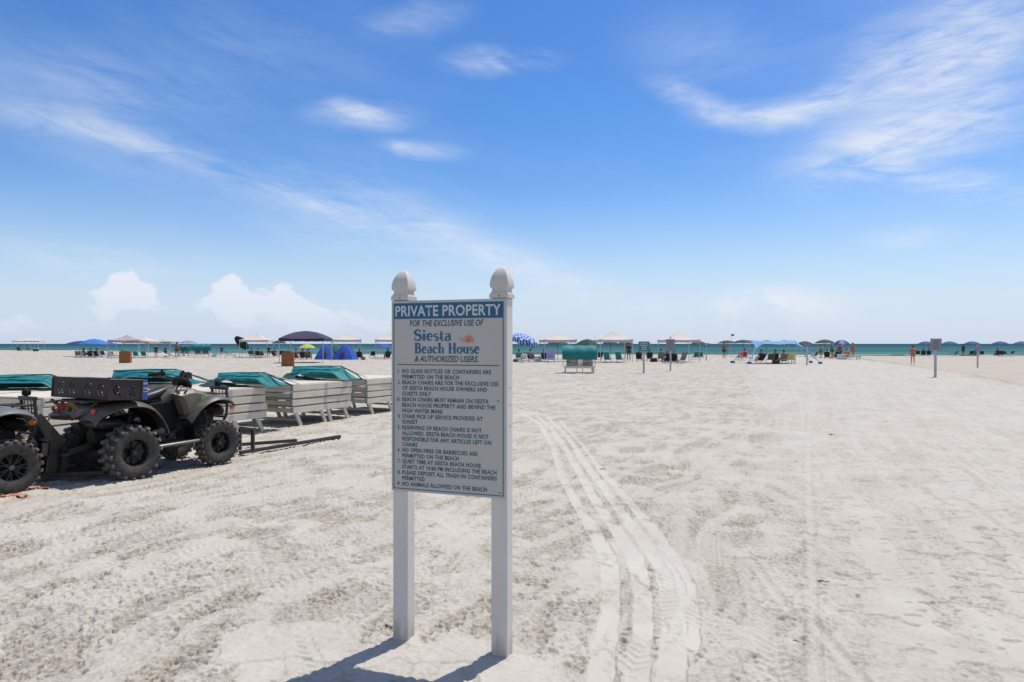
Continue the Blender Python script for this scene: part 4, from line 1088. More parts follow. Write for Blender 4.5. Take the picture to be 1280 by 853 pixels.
def lounger_proto(name, legs, label):
    t = thing(name, label, 'double lounger')
    h = .118
    for y in (.015, SW - .015):
        r = MB().box((SL * .27, y, h / 2), (SL * .54, .030, h)).build('side_board', lwood, t, bevel=.004)
        r = MB().box((SL * .77, y, h / 2 + .002), (SL * .458, .030, h)).build('side_board', lwood, t, bevel=.004)
        MB().box((SL * .54, y - .017 * (1 if y < .5 else -1), h / 2), (.085, .006, h * .92)).build('joint_plate', lgrey, t, bevel=.002)
    for x in (.045, SL - .045):
        MB().box((x, SW / 2, h / 2 - .010), (.026, SW - .064, h * .80)).build('end_board', lwood, t, bevel=.003)
    MB().box((.030, .060, h / 2 - .004), (.004, .10, h * .90)).build('corner_plate', greent, t)
    n = 13; w = (SW - .06) / n
    for k in range(n):
        if k == 0:
            m0 = MB().box((0, 0, 0), (SL - .02, w * .80, .018)).mesh('slat', lwood2)
        o = bpy.data.objects.new('slat', m0); COL.objects.link(o); o.parent = t; o.location = (SL / 2, .03 + w * (k + .5), h + .004)
    if legs:
        for x, y in ((.14, .05), (.86, .05), (1.08, .05), (1.58, .05), (.14, SW - .05), (.86, SW - .05), (1.08, SW - .05), (1.58, SW - .05)):
            dx = .11 if x != 1.08 else .06
            MB().bar((x - .05, y, .05), (x + dx, y, -Z0 - .01), .045, .075, up=(1, 0, 0)).build('leg', lwood, t, bevel=.004)
        MB().bar((.23, .05, -.16), (.23, SW - .05, -.16), .03, .05).build('leg_brace', lwood, t)
        MB().bar((1.64, .05, -.16), (1.64, SW - .05, -.16), .03, .05).build('leg_brace', lwood, t)
    return t
protoB = lounger_proto('double_lounger', True, 'x'); protoU = lounger_proto('double_lounger', False, 'x')
STK = [((-3.37, 15.9), 62.3, 'the stack half hidden behind the sign'),
       ((-4.39, 13.70), 62.3, 'the stack standing clear left of the sign'),
       ((-5.50, 11.48), 62.3, 'the stack right of the olive quad'),
       ((-7.10, 10.35), 72.5, 'the stack between the two quads'),
       ((-8.62, 10.83), 72.5, 'the farthest-left stack, at the photo edge'),
       ((-7.80, 12.75), 66.0, 'the back stack behind the olive quad seat')]
first = {True: protoB, False: protoU}
used_ = {True: False, False: False}
ORD = ['bottom', 'second lowest', 'second from the top', 'topmost']
rs = random.Random(5)
for (cx, cy), a, nm in STK:
    for k in range(4):
        leg = k == 0; ang_ = R(a) + rs.uniform(-.012, .012); ca, sa = math.cos(R(a)), math.sin(R(a)); off = rs.uniform(-.018, .018)
        loc = (cx + ca * off, cy + sa * off, Z0 + k * PITCH)
        lb = '%s white double lounger of %s' % (ORD[k], nm)
        if not used_[leg]:
            used_[leg] = True; o = first[leg]; o.location = loc; o.rotation_euler = (0, 0, ang_); o['label'] = lb; o['group'] = 'double loungers stacked four high'
        else:
            dup(first[leg], loc, ang_, lb, 'double loungers stacked four high')

# folded hoods lying across the head ends of the stacks
def hood(lpt, rpt, zl, zb, H, label, seed, tipx=.45, open_=True, dep=.85):
    H = H * .84
    """a collapsed barrel hood: a slack roof over a bent hoop at the left, tapering to its hoop end on the right"""
    L_, R_ = Vector(lpt), Vector(rpt); ax = (R_ - L_).normalized(); Ln = (R_ - L_).length; bk = Vector((-ax.y, ax.x))
    t = thing('folded_hood', label, 'canopy', (0, 0, 0), 0, 'teal hoods folded on the lounger stacks')
    rn = random.Random(seed); ph = [rn.uniform(0, 6) for _ in range(6)]
    def P(s, w, z): q = L_ + ax * s + bk * w; return Vector((q.x, q.y, z))
    mt = tealc if seed % 2 else tealb
    pk = .70 + .10 * rn.random()
    def ridge(u):
        return H * ((.90 + .10 * math.sin(PI * u / pk)) if u < pk else 1 - .93 * sst1((u - pk) / (1 - pk)) ** .8)
    def hem(u):
        a = sst1(u / .26); b_ = 1 - sst1((u - pk) / (1 - pk))
        return H * (.02 + .46 * a * (.35 + .65 * b_)) * (b_ * .95 + .05)
    def folds(u, v):
        w = v * 17 + 2.6 * math.sin(u * 3.1 + ph[0]) + 1.5 * math.sin(u * 7.3 + v * 3 + ph[1]) + ph[2]
        return (abs(math.sin(w * .5)) - .5) * .030 + .010 * math.sin(w * 1.7 + u * 6) + .003 * math.sin(u * 37 + v * 21 + ph[3])
    def f(u, v):                         # front fall of slack canvas, creased lengthwise
        zt, zh = ridge(u), hem(u); k = v ** 1.1
        z = zb + zt + (zh - zt) * k + folds(u, v) * (.25 + v) * (1 - .6 * u) * min(1, (1 - v) * 5 + .35)
        w = .10 - .42 * dep * v - .9 * folds(u, v)
        return P(u * Ln + (.10 * v * (1 - u) if u < .3 else 0), w, max(z, zb + .006))
    MB().grid(f, 48, 18, .006).build('canvas', mt, t, smooth=True, ang=70)
    def fb(u, v):                        # back fall
        zt = ridge(u); z = zb + zt * (1 - v) ** 1.2 + folds(u, v + 2) * math.sin(PI * v)
        return P(u * Ln, .10 + .55 * dep * v, max(z, zb + .004))
    MB().grid(fb, 30, 8, .006).build('canvas', mt, t, smooth=True, ang=70)
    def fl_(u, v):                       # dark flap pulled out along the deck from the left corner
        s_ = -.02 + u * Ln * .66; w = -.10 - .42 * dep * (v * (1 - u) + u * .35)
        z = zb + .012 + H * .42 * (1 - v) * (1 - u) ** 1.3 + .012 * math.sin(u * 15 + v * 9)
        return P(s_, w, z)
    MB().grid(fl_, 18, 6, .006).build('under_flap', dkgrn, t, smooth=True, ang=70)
    MB().tube([P(-.01, .08, zb), P(-.02, .10, zb + H * .93), P(Ln * pk * .5, .11, zb + H * 1.01), P(Ln * pk, .11, zb + H * 1.02)], .012, 6).build('hoop', dkgrn, t, smooth=True)
    MB().tube([P(Ln * pk, .10, zb + H * 1.0), P(Ln * (pk + .25), .06, zb + H * .5), P(Ln + tipx, .0, zb + .03)], .016, 6).build('hoop', dkgrn, t, smooth=True)
    MB().tube([P(Ln * pk, .30, zb + H * .85), P(Ln + tipx * .7, .35, zb + .04)], .012, 6).build('hoop', whtub, t, smooth=True)
    return t
def sst1(x): x = min(1, max(0, x)); return x * x * (3 - 2 * x)
ZT = Z0 + 3 * PITCH + .135
def hoodpx(px0, px1, d0, d1, H, label, seed, **k):
    a, b_ = at(px0, d0), at(px1, d1); hood((a.x, a.y), (b_.x, b_.y), 0, ZT, H, label, seed, **k)
hoodpx(364, 440, 15.75, 15.25, .36, 'folded teal hood nearest the sign, its ridge highest of the hoods', 4, tipx=.25)
hoodpx(270, 352, 13.35, 12.95, .30, 'folded teal hood above the front wheel side of the olive quad', 7, tipx=.22)
hoodpx(140, 250, 13.9, 13.9, .34, 'folded teal hood seen behind the handlebars of the olive quad', 3, tipx=.25)
hoodpx(-30, 84, 12.1, 12.3, .30, 'smooth folded teal hood at the left edge above the quads', 9, tipx=.2)
# small loose things on the stack tops
# ------------------------------------------------------------------ people
skinm = mat('skin', (.42, .23, .15), .55, var=.06, vscale=5)
skind = mat('tanned_skin', (.24, .11, .065), .55, var=.08, vscale=5)
hairm = mat('dark_hair', (.022, .016, .012), .7, var=.2, vscale=30)
cloth = {n: mat('cloth_' + n, c_, .8, var=.12, vscale=8) for n, c_ in dict(black=(.02, .02, .024), white=(.66, .66, .64), red=(.42, .03, .035), orange=(.62, .16, .05), navy=(.02, .035, .12), blue=(.04, .14, .40), grey=(.16, .17, .19), maroon=(.10, .022, .03), tan=(.36, .27, .18), teal=(.02, .20, .21), pink=(.55, .22, .26), olive=(.13, .13, .06), yellow=(.62, .55, .10), green=(.02, .16, .10), lavender=(.36, .34, .55)).items()}
def skinmesh(verts, edges, radii, name, m, sub=1):
    me = bpy.data.meshes.new(name); me.from_pydata(verts, edges, [])
    o = bpy.data.objects.new('tmp', me); COL.objects.link(o)
    s = o.modifiers.new('skin', 'SKIN'); s.use_smooth_shade = True
    for i, r_ in enumerate(radii):
        me.skin_vertices[0].data[i].radius = (r_, r_)
    me.skin_vertices[0].data[0].use_root = True
    sb = o.modifiers.new('sub', 'SUBSURF'); sb.levels = sub
    dg = bpy.context.evaluated_depsgraph_get(); out = bpy.data.meshes.new_from_object(o.evaluated_get(dg))
    bpy.data.objects.remove(o); out.name = name; out.materials.clear(); out.materials.append(m)
    return out
def joints(pose):
    if pose == 'stand':
        J = dict(pel=(0, 0, .95), wai=(0, .01, 1.10), che=(0, .0, 1.32), nek=(0, .0, 1.50), hd0=(0, -.01, 1.60), hd1=(0, -.015, 1.72))
        for s, S in ((-1, 'R'), (1, 'L')):
            J.update({'sh' + S: (s * .17, 0, 1.44), 'el' + S: (s * .23, .03, 1.15), 'wr' + S: (s * .25, -.04, .90), 'hn' + S: (s * .25, -.06, .82), 'hp' + S: (s * .09, 0, .90), 'kn' + S: (s * .11, -.02, .50), 'an' + S: (s * .12, .02, .08), 'to' + S: (s * .14, -.14, .03)})
    elif pose == 'walk':
        J = joints('stand'); J['knL'] = (.10, -.16, .52); J['anL'] = (.11, -.12, .12); J['toL'] = (.12, -.27, .06); J['knR'] = (-.10, .06, .50); J['anR'] = (-.11, .26, .12); J['toR'] = (-.12, .14, .03)
        J['elL'] = (.23, .12, 1.17); J['wrL'] = (.23, .06, .94); J['hnL'] = (.22, .04, .86); J['elR'] = (-.23, -.05, 1.17); J['wrR'] = (-.22, -.20, 1.0); J['hnR'] = (-.21, -.26, .94)
    else:      # sitting in a low beach chair
        J = dict(pel=(0, .10, .34), wai=(0, .15, .48), che=(0, .20, .70), nek=(0, .20, .88), hd0=(0, .17, .98), hd1=(0, .15, 1.10))
        for s, S in ((-1, 'R'), (1, 'L')):
            J.update({'sh' + S: (s * .17, .20, .82), 'el' + S: (s * .26, .10, .56), 'wr' + S: (s * .24, -.12, .50), 'hn' + S: (s * .22, -.19, .49), 'hp' + S: (s * .09, .06, .33), 'kn' + S: (s * .13, -.36, .47), 'an' + S: (s * .13, -.60, .10), 'to' + S: (s * .15, -.74, .09)})
    return J
RAD = dict(pel=.13, wai=.115, che=.135, nek=.055, hd0=.085, hd1=.075, sh=.062, el=.042, wr=.028, hn=.034, hp=.092, kn=.058, an=.038, to=.030)
EDG = [('pel', 'wai'), ('wai', 'che'), ('che', 'nek'), ('nek', 'hd0'), ('hd0', 'hd1')]
for S in 'RL': EDG += [('che', 'sh' + S), ('sh' + S, 'el' + S), ('el' + S, 'wr' + S), ('wr' + S, 'hn' + S), ('pel', 'hp' + S), ('hp' + S, 'kn' + S), ('kn' + S, 'an' + S), ('an' + S, 'to' + S)]
BODY = {}
def rad(k): return RAD[k[:-1]] if k[-1] in 'RL' and k[:-1] in RAD else RAD[k]
def partmesh(pose, keys, grow, name, m):
    J = joints(pose)
    if name == 'shorts':
        for S in 'LR': J['kn' + S] = tuple(Vector(J['hp' + S]).lerp(Vector(J['kn' + S]), .42))
    if name == 'shirt': J['pel'] = tuple(Vector(J['wai']).lerp(Vector(J['pel']), .6))
    ks = [k for k in J if k in keys]; ix = {k: i for i, k in enumerate(ks)}
    ks.sort(key=lambda k: 0 if k in ('pel', 'che') else 1); ix = {k: i for i, k in enumerate(ks)}
    ed = [(ix[a], ix[b_]) for a, b_ in EDG if a in ix and b_ in ix]
    return skinmesh([J[k] for k in ks], ed, [rad(k) * grow for k in ks], name, m)
def body_mesh(pose, m):
    key = (pose, m.name)
    if key in BODY: return BODY[key]
    me = partmesh(pose, list(joints(pose)), 1.0, 'body', m)
    J = joints(pose); mb = MB()
    for S, s in (('R', -1), ('L', 1)):          # fingers and thumb, nose, ears joined to the same skin
        h = Vector(J['hn' + S]); d_ = (h - Vector(J['wr' + S])).normalized(); sd = Vector((1, 0, 0)) - d_ * d_.x
        if sd.length < .2: sd = Vector((0, 1, 0))
        sd.normalize()
        for i, ln in enumerate((.070, .080, .075, .058)):
            o = sd * ((i - 1.5) * .018); mb.tube([h + o, h + o + d_ * ln * .6, h + o + d_ * ln + Vector((0, -.012, -.004))], .008, 5)
        mb.tube([h - d_ * .03, h - d_ * .01 - sd * s * .045, h + d_ * .02 - sd * s * .055], .009, 5)
    hd = Vector(J['hd0']); mb.tube([hd + Vector((0, -.07, .055)), hd + Vector((0, -.105, .020))], .014, 5)
    for s in (-1, 1): mb.box(hd + Vector((s * .082, .0, .04)), (.016, .03, .05))
    bm = bmesh.new(); bm.from_mesh(me); m2 = mb.mesh('x', m, True); bm.from_mesh(m2); bm.to_mesh(me); bm.free()
    me.polygons.foreach_set('use_smooth', [True] * len(me.polygons))
    BODY[key] = me; return me
CL = {}
def cl_mesh(pose, kind, m):
    key = (pose, kind, m.name)
    if key not in CL:
        if kind == 'shirt': CL[key] = partmesh(pose, ['pel', 'wai', 'che', 'shL', 'shR', 'elL', 'elR'], 1.20, 'shirt', m)
        elif kind == 'shorts': CL[key] = partmesh(pose, ['pel', 'hpL', 'hpR', 'knL', 'knR'], 1.22, 'shorts', m)
        else:
            J = joints(pose); CL[key] = partmesh(pose, ['pel', 'wai', 'che', 'hpL', 'hpR'], 1.10, 'swimsuit', m)
    return CL[key]
def person(pose, loc, rz, label, top=None, bottom='navy', skin=skinm, hair=hairm, scale=1.0, group=None, hat=None):
    t = thing('person', label, 'person', loc, rz, group); t.scale = (scale,) * 3
    def link(nm, me):
        o = bpy.data.objects.new(nm, me); COL.objects.link(o); o.parent = t; return o
    link('body', body_mesh(pose, skin))
    if top: link('shirt', cl_mesh(pose, 'shirt', cloth[top]))
    if bottom: link('shorts', cl_mesh(pose, 'shorts', cloth[bottom]))
    J = joints(pose); h = Vector(J['hd1'])
    if hat:
        MB().lathe([(.16, -.02), (.16, -.012), (.092, .0), (.088, .06), (.05, .085), (.001, .09)], 14, Matrix.Translation(h + Vector((0, 0, .02)))).build('hat', cloth[hat], t, smooth=True)
    else:
        mb = MB(); mb.lathe([(.001, .10), (.05, .085), (.085, .045), (.096, -.01), (.088, -.06), (.06, -.10)][::-1], 14, Matrix.Translation(h + Vector((0, .022, -.022))) @ Matrix.Rotation(R(-18), 4, 'X'))
        mb.build('hair', hair, t, smooth=True)
    return t

# ------------------------------------------------------------------ shades, tents, chairs on the beach
tentw = mat('white_tent_fabric', (.72, .66, .60), .8, var=.05, vscale=1.5, trans=.35)
tentn = mat('navy_tent_fabric', (.030, .030, .070), .75, var=.15, vscale=1.5, trans=.10)
poles = mat('pale_pole', (.55, .56, .56), .5, .1, var=.1)
darkp = mat('dark_pole', (.06, .07, .07), .5, .3, var=.2)
blu1 = mat('royal_blue_fabric', (.020, .095, .50), .75, var=.15, vscale=1.2, trans=.25)
blu2 = mat('deep_blue_fabric', (.006, .045, .20), .75, var=.15, vscale=1.2, trans=.15)
blu3 = mat('bright_blue_fabric', (.05, .22, .66), .75, var=.12, vscale=1.2, trans=.3)
sky3 = mat('light_blue_stretch_cloth', (.22, .46, .72), .75, var=.10, vscale=.8, trans=.35)
dgr = mat('dark_green_umbrella', (.008, .045, .036), .8, var=.25, vscale=1.5, trans=.12)
gr2 = mat('sea_green_fabric', (.02, .22, .19), .8, var=.2, vscale=1.5, trans=.2)
pin = mat('pale_pink_fabric', (.52, .43, .46), .8, var=.08, vscale=1.5, trans=.35)
mint = mat('pale_green_fabric', (.50, .58, .48), .8, var=.08, vscale=1.5, trans=.35)
yelf = mat('yellow_green_fabric', (.55, .58, .12), .8, var=.1, vscale=1.5, trans=.3)
lav = mat('lavender_fabric', (.34, .32, .52), .8, var=.1, vscale=1.5, trans=.3)
def pop_tent(loc, rz, w, hp, he, m, label, group=None, mv=None, mp=None, dome=False):
    t = thing('canopy_tent', label, 'canopy tent', loc, rz, group); a = w / 2
    def f(u, v, q):
        # one of four roof facets, slightly sagging between the peak and the eaves
        x = (u - .5) * w * (1 - v); y = -a * (1 - v); sag = -.10 * math.sin(PI * v) * (1 if not dome else -1.5) - .05 * math.sin(PI * u) * (1 - v)
        z = he + (hp - he) * (v if dome else v ** 1.15) + sag
        p = Matrix.Rotation(q * PI / 2, 4, 'Z') @ Vector((x, y, z)); return p
    for q in range(4):
        MB().grid(lambda u, v, q=q: f(u, v * .985, q), 8, 6, .01).build('roof_panel', m, t, smooth=True)
        MB().grid(lambda u, v, q=q: Matrix.Rotation(q * PI / 2, 4, 'Z') @ Vector(((u - .5) * w * .998, -a - .01, he - .05 * math.sin(PI * u) - v * (.24 - .03 * abs(math.sin(u * PI * 5))))), 20, 2, .006).build('valance', mv or m, t, smooth=True)
    for sx in (-1, 1):
        for sy in (-1, 1):
            MB().bar((sx * (a - .04), sy * (a - .04), -.05), (sx * (a - .04), sy * (a - .04), he - .02), .045, .045).build('pole', mp or poles, t)
    fr = MB()
    for q in range(4):
        Mq = Matrix.Rotation(q * PI / 2, 4, 'Z'); fr.tube([Mq @ Vector((-a + .05, -a + .05, he - .35)), Mq @ Vector((0, -a + .05, he - .06)), Mq @ Vector((a - .05, -a + .05, he - .35))], .012, 5)
    fr.build('truss', mp or poles, t)
    return t
def umbrella(loc, rad_, he, rise, ms, label, tilt=0.0, tdir=0.0, group=None, n=8, pm=None, cat='umbrella'):
    t = thing('beach_umbrella', label, cat, loc, 0, group)
    M = Matrix.Translation((0, 0, he)) @ Matrix.Rotation(tdir, 4, 'Z') @ Matrix.Rotation(tilt, 4, 'Y')
    ms = ms if isinstance(ms, (list, tuple)) else [ms]
    mb = MB()
    for k in range(n):
        mb.mi = k % len(ms)
        def f(u, v, k=k):
            a = 2 * PI * (k + u) / n; r_ = rad_ * v; rr_ = r_ * (1 - .06 * math.sin(PI * u))
            return M @ Vector((rr_ * math.cos(a), rr_ * math.sin(a), rise * (1 - v ** 1.9) - .03 * math.sin(PI * u) * v))
        mb.grid(f, 4, 6, .008)
    c_ = mb.build('canopy', ms, t, smooth=True)
    MB().tube([(0, 0, -.1), M @ Vector((0, 0, rise + .05))], .022, 6).build('pole', pm or poles, t)
    rb = MB()
    for k in range(n):
        a = 2 * PI * k / n; rb.tube([M @ Vector((0, 0, rise - .03)), M @ Vector((rad_ * .55 * math.cos(a), rad_ * .55 * math.sin(a), rise * .65 - .02)), M @ Vector((rad_ * .98 * math.cos(a), rad_ * .98 * math.sin(a), -.005))], .006, 4)
    rb.build('rib', darkp, t)
    return t
def chair(loc, rz, col, label, low=True, group=None, high=False):
    t = thing('beach_chair', label, 'chair', loc, rz, group)
    h = .30 if low else .42; m = cloth[col]; bt = .95 if high else .80
    MB().grid(lambda u, v: ((u - .5) * .52, -.24 + v * .48, h - .05 * math.sin(PI * v) + .02 * (1 - v)), 4, 6, .008).build('seat', m, t, smooth=True)
    MB().grid(lambda u, v: ((u - .5) * .52, .24 + v * .30, h + v * (bt - h) + .0 - .03 * math.sin(PI * u)), 4, 6, .008).build('backrest', m, t, smooth=True)
    f = MB()
    for s in (-1, 1):
        x = s * .27
        f.tube([(x, -.26, h + .02), (x, .24, h), (x, .56, bt + .02)], .013, 5).tube([(x, -.24, h + .02), (x, .30, .0)], .012, 5).tube([(x, .22, h), (x, -.22, .0)], .012, 5)
        f.tube([(x, -.20, h + .2), (x, .40, h + .22)], .016, 5).tube([(x, -.20, h + .2), (x, -.24, .0)], .012, 5)
    f.tube([(-.27, .30, 0), (.27, .30, 0)], .012, 5).tube([(-.27, -.22, 0), (.27, -.22, 0)], .012, 5).tube([(-.27, .56, bt + .02), (.27, .56, bt + .02)], .012, 5)
    f.build('frame', poles if col not in ('black', 'grey') else darkp, t)
    return t
def lounge(loc, rz, col, label, group=None, up=.55):
    t = thing('sun_lounger', label, 'lounger', loc, rz, group); m = cloth[col]
    for s in (-1, 1):
        MB().box((s * .30, 0, .32), (.035, 1.25, .07)).build('side_rail', poles, t)
        MB().box((s * .30, .55, .15), (.04, .04, .32)).build('leg', poles, t); MB().box((s * .30, -.55, .15), (.04, .04, .32)).build('leg', poles, t)
    MB().box((0, -.18, .365), (.56, .95, .03)).build('seat', m, t)
    MB().grid(lambda u, v: ((u - .5) * .56, .30 + v * .5, .38 + v * up), 3, 4, .03).build('backrest', m, t)
    return t
def double_cabana(loc, rz, label, m, wood=True, scale=1.0):
    """two-seat lounger with a barrel hood over the head end; faces +y, its back towards -y"""
    t = thing('hooded_lounger', label, 'cabana lounger', loc, rz, 'hooded double loungers on the open beach'); W = 1.62
    t.scale = (scale,) * 3
    for s in (-1, 1):
        MB().box((s * W / 2, .30, .34), (.045, 1.95, .11)).build('side_board', lwood, t)
        for y in (-.55, .15, 1.1): MB().bar((s * (W / 2 - .03), y, .30), (s * (W / 2 - .03), y - .07, -.02), .05, .08, up=(0, 1, 0)).build('leg', lwood, t)
        MB().bar((s * .16, -.60, .30), (s * .16, -.66, -.02), .045, .07, up=(0, 1, 0)).build('leg', lwood, t)
    MB().box((0, -.68, .345), (W, .04, .11)).build('end_board', lwood, t)
    MB().box((0, 1.28, .345), (W, .04, .11)).build('end_board', lwood, t)
    MB().box((0, .30, .345), (.06, 1.92, .10)).build('centre_rail', lwood, t)
    for k in range(12): MB().box((0, -.50 + .15 * k, .405), (W - .1, .10, .018)).build('slat', lwood2, t)
    for s in (-1, 1):
        Mb = Matrix.Translation((s * W / 4, -.48, .42)) @ Matrix.Rotation(R(58), 4, 'X')
        bk = MB().box((0, 0, 0), (W / 2 - .14, .03, .02), M=Mb @ Matrix.Translation((0, .55, 0)))
        bk.box((0, 0, 0), (W / 2 - .14, .03, .02), M=Mb)
        for q in (-1, 1): bk.box((0, 0, 0), (.05, .56, .03), M=Mb @ Matrix.Translation((q * (W / 4 - .09), .28, 0)))
        bo = bk.build('back_frame', lwood, t)
        for k in range(6): MB().box((0, 0, 0), (W / 2 - .22, .065, .015), M=Mb @ Matrix.Translation((0, .05 + k * .09, .0))).build('back_slat', brwn if wood else lwood2, bo)
    Rr = .62
    def f(u, v):
        a = R(-22 + v * 165); x = (u - .5) * (W + .30)
        ca_, sa_ = math.cos(a), math.sin(a)
        sag = .025 * math.cos(u * 3 * 2 * PI)
        return (x, .02 - (Rr - sag) * ca_ * .95, .98 + (Rr - sag) * sa_ * .93)
    MB().grid(f, 12, 20, .012).build('hood', m, t, smooth=True, ang=80)
    for s in (-1, 1):
        def g_(u, v, s=s):
            a = R(-22 + v * 165); k = u; return (s * (W + .29) / 2, .02 - Rr * math.cos(a) * .95 * k, .98 + Rr * math.sin(a) * .93 * k - (1 - k) * .20)
        MB().grid(g_, 5, 16, .010).build('hood_side', m, t, smooth=True)
        MB().tube([(s * (W + .20) / 2, .02, .36), (s * (W + .20) / 2, .02, .80)], .018, 6).build('hood_hinge', poles, t)
    return t
# ------------------------------------------------------------------ what stands where, left to right
def gz(p):
    h = sand_height(np.array([[p.x]], np.float32), np.array([[p.y]], np.float32), False)[0][0, 0]; return Vector((p.x, p.y, float(h)))
def A(px, d): return gz(at(px, d))
TG = 'white canopy tents along the beach'
pop_tent(A(32, 165), .4, 4.4, 3.0, 2.4, tentw, 'white canopy tent low at the far left, near the waterline', TG)
pop_tent(A(43, 158), .2, 3.0, 2.9, 2.4, tentw, 'smaller white canopy tent overlapping the far left one', TG)
pop_tent(A(159, 82), .25, 3.3, 2.75, 2.1, pin, 'pale pink canopy tent behind the left brown bin', TG)
pop_tent(A(180, 84), -.1, 3.4, 2.5, 2.0, tentw, 'low white canopy tent right of the left brown bin', TG)
pop_tent(A(203, 86), .1, 3.0, 2.25, 1.95, mint, 'pale green canopy tent beside the man standing bare-chested', TG)
pop_tent(A(321, 83), .12, 3.25, 2.95, 2.15, tentw, 'white canopy tent left of the navy one', TG)
pop_tent(A(383, 60), .06, 3.75, 2.78, 2.12, tentn, 'navy blue canopy tent with a domed roof behind the brown bin', None, mp=poles, dome=True)
pop_tent(A(433, 80), .30, 3.15, 2.95, 2.15, tentw, 'white canopy tent above the blue dome tents', TG)
pop_tent(A(488, 80), .12, 3.3, 2.95, 2.15, tentw, 'white canopy tent partly behind the left post of the sign', TG)
pop_tent(A(697, 64), .10, 3.05, 2.72, 2.05, tentw, 'white canopy tent right of the sign above the teal cabana', TG)
pop_tent(A(766, 62), .08, 2.95, 2.80, 2.05, tentw, 'white canopy tent just right of the teal cabana', TG)
pop_tent(A(848, 63), .07, 3.05, 2.72, 2.05, tentw, 'white canopy tent behind the grey sign with a finial', TG)
# umbrellas: px, distance, radius, height of rim, rise, colours, tilt
UM = [(103, 90, 1.9, 1.65, .38, blu2, 0, 'deep blue umbrella leftmost of the blue cluster'), (118, 84, 1.75, 1.62, .62, blu3, 0, 'bright blue peaked umbrella in the middle of the blue cluster'),
 (133, 88, 1.35, 1.55, .30, blu1, 0, 'royal blue umbrella at the right of the blue cluster'),
 (235, 92, 1.2, 1.75, .35, lav, 0, 'pale lavender umbrella left of the far teal cabana'), (302, 88, 1.15, 1.75, .60, dgr, .9, 'dark green umbrella tipped on its side beyond the stacks'),
 (349, 88, .95, 1.72, .38, dgr, 0, 'small dark green umbrella left of the navy tent'), (384, 76, .95, 1.20, .42, yelf, 0, 'yellow-green umbrella under the navy tent'),
 (480, 74, 1.0, 1.30, .30, blu1, 0, 'blue umbrella just left of the sign'), (697, 74, 1.25, 1.60, .42, dgr, 0, 'dark green umbrella under the tent right of the sign'),
 (734, 56, 1.05, 1.50, .52, dgr, 0, 'dark green umbrella rising behind the teal cabana'), (763, 78, .95, 1.62, .42, dgr, 0, 'dark green umbrella under the middle white tent'),
 (782, 76, 1.05, 1.55, .42, dgr, 0, 'dark green umbrella at the right leg of the middle white tent'), (808, 92, 1.0, 1.5, .3, dgr, 0, 'dark green umbrella hidden behind the teal board sign'),
 (873, 84, 1.0, 1.62, .38, dgr, 0, 'dark green umbrella left of the small teal sign'), (909, 92, 1.35, 1.72, .38, dgr, 0, 'dark green umbrella right of the small teal sign'),
 (929, 86, 1.45, 1.75, .40, dgr, 0, 'dark green umbrella touching the light blue shade'), (958, 92, 1.3, 1.75, .35, dgr, 0, 'dark green umbrella peeking over the light blue shade'),
 (981, 90, 1.1, 1.72, .40, cloth['maroon'], 0, 'maroon umbrella peeking over the light blue shade'), (1006, 88, 1.1, 1.62, .35, dgr, 0, 'dark green umbrella at the right corner of the light blue shade'),
 (1031, 84, 1.30, 1.72, .45, dgr, 0, 'large dark green umbrella over the crowd'), (1052, 82, 1.0, 1.60, .52, [blu2, lav], 0, 'striped blue and lavender umbrella over the crowd'),
 (1157, 106, 1.15, 1.95, .40, blu2, 0, 'navy umbrella left of the big right-hand sign'), (1187, 106, 1.15, 1.95, .40, blu2, 0, 'navy umbrella just right of the big right-hand sign'),
 (1215, 106, 1.15, 1.95, .40, blu2, 0, 'navy umbrella beside the thin edge-on sign'), (1250, 106, 1.15, 1.95, .40, blu2, 0, 'navy umbrella second from the right edge'),
 (1277, 106, 1.15, 1.95, .40, blu2, 0, 'navy umbrella at the right edge'), (960, 62, .01, 0, 0, None, 0, '')]
for px, d, r_, he, rise, m, tl, lb in UM:
    if m: umbrella(A(px, d), r_, he, rise, m, lb, tl, 1.0 if tl else .0, 'beach umbrellas', pm=darkp if m in (dgr,) else None)
# ruffled blue and white shade
t = thing('patterned_shade', 'blue and white patterned shade with a ruffled edge right of the sign', 'umbrella', A(655, 66))
b1_, b2_ = mat('shade_cobalt', (.012, .06, .34), .8, var=.1), mat('shade_pale', (.42, .55, .78), .8, var=.1)
mb = MB(); nr = 30
for k in range(nr):
    for j in range(7):
        mb.mi = (k + j) % 2
        a0, a1 = 2 * PI * k / nr, 2 * PI * (k + 1) / nr; v0, v1 = j / 7, (j + 1) / 7
        def pt(a, v): return (1.35 * v * math.cos(a), 1.35 * v * math.sin(a), 2.62 - .62 * v ** 2 - .34 * v * math.cos(a) * 1.0 + .10 * math.sin(a * 7 + v * 5) * v)
        mb.add([pt(a0, v0), pt(a1, v0), pt(a1, v1), pt(a0, v1)], [(0, 1, 2, 3)])
mb.build('canopy', [b1_, b2_], t)
mb = MB()
for k in range(60):
    mb.mi = k % 2; a0, a1 = 2 * PI * k / 60, 2 * PI * (k + 1) / 60
    def pe(a, h): return ((1.35 + .04 * h) * math.cos(a), (1.35 + .04 * h) * math.sin(a), 2.00 - .34 * math.cos(a) + .10 * math.sin(a * 7 + 5) - h * (.38 + .14 * math.sin(a * 15)))
    mb.add([pe(a0, 0), pe(a1, 0), pe(a1, 1), pe(a0, 1)], [(0, 1, 2, 3)])
mb.build('ruffle', [b1_, b2_], t); MB().tube([(0, 0, -.1), (0, 0, 2.48)], .025, 6).build('pole', poles, t)
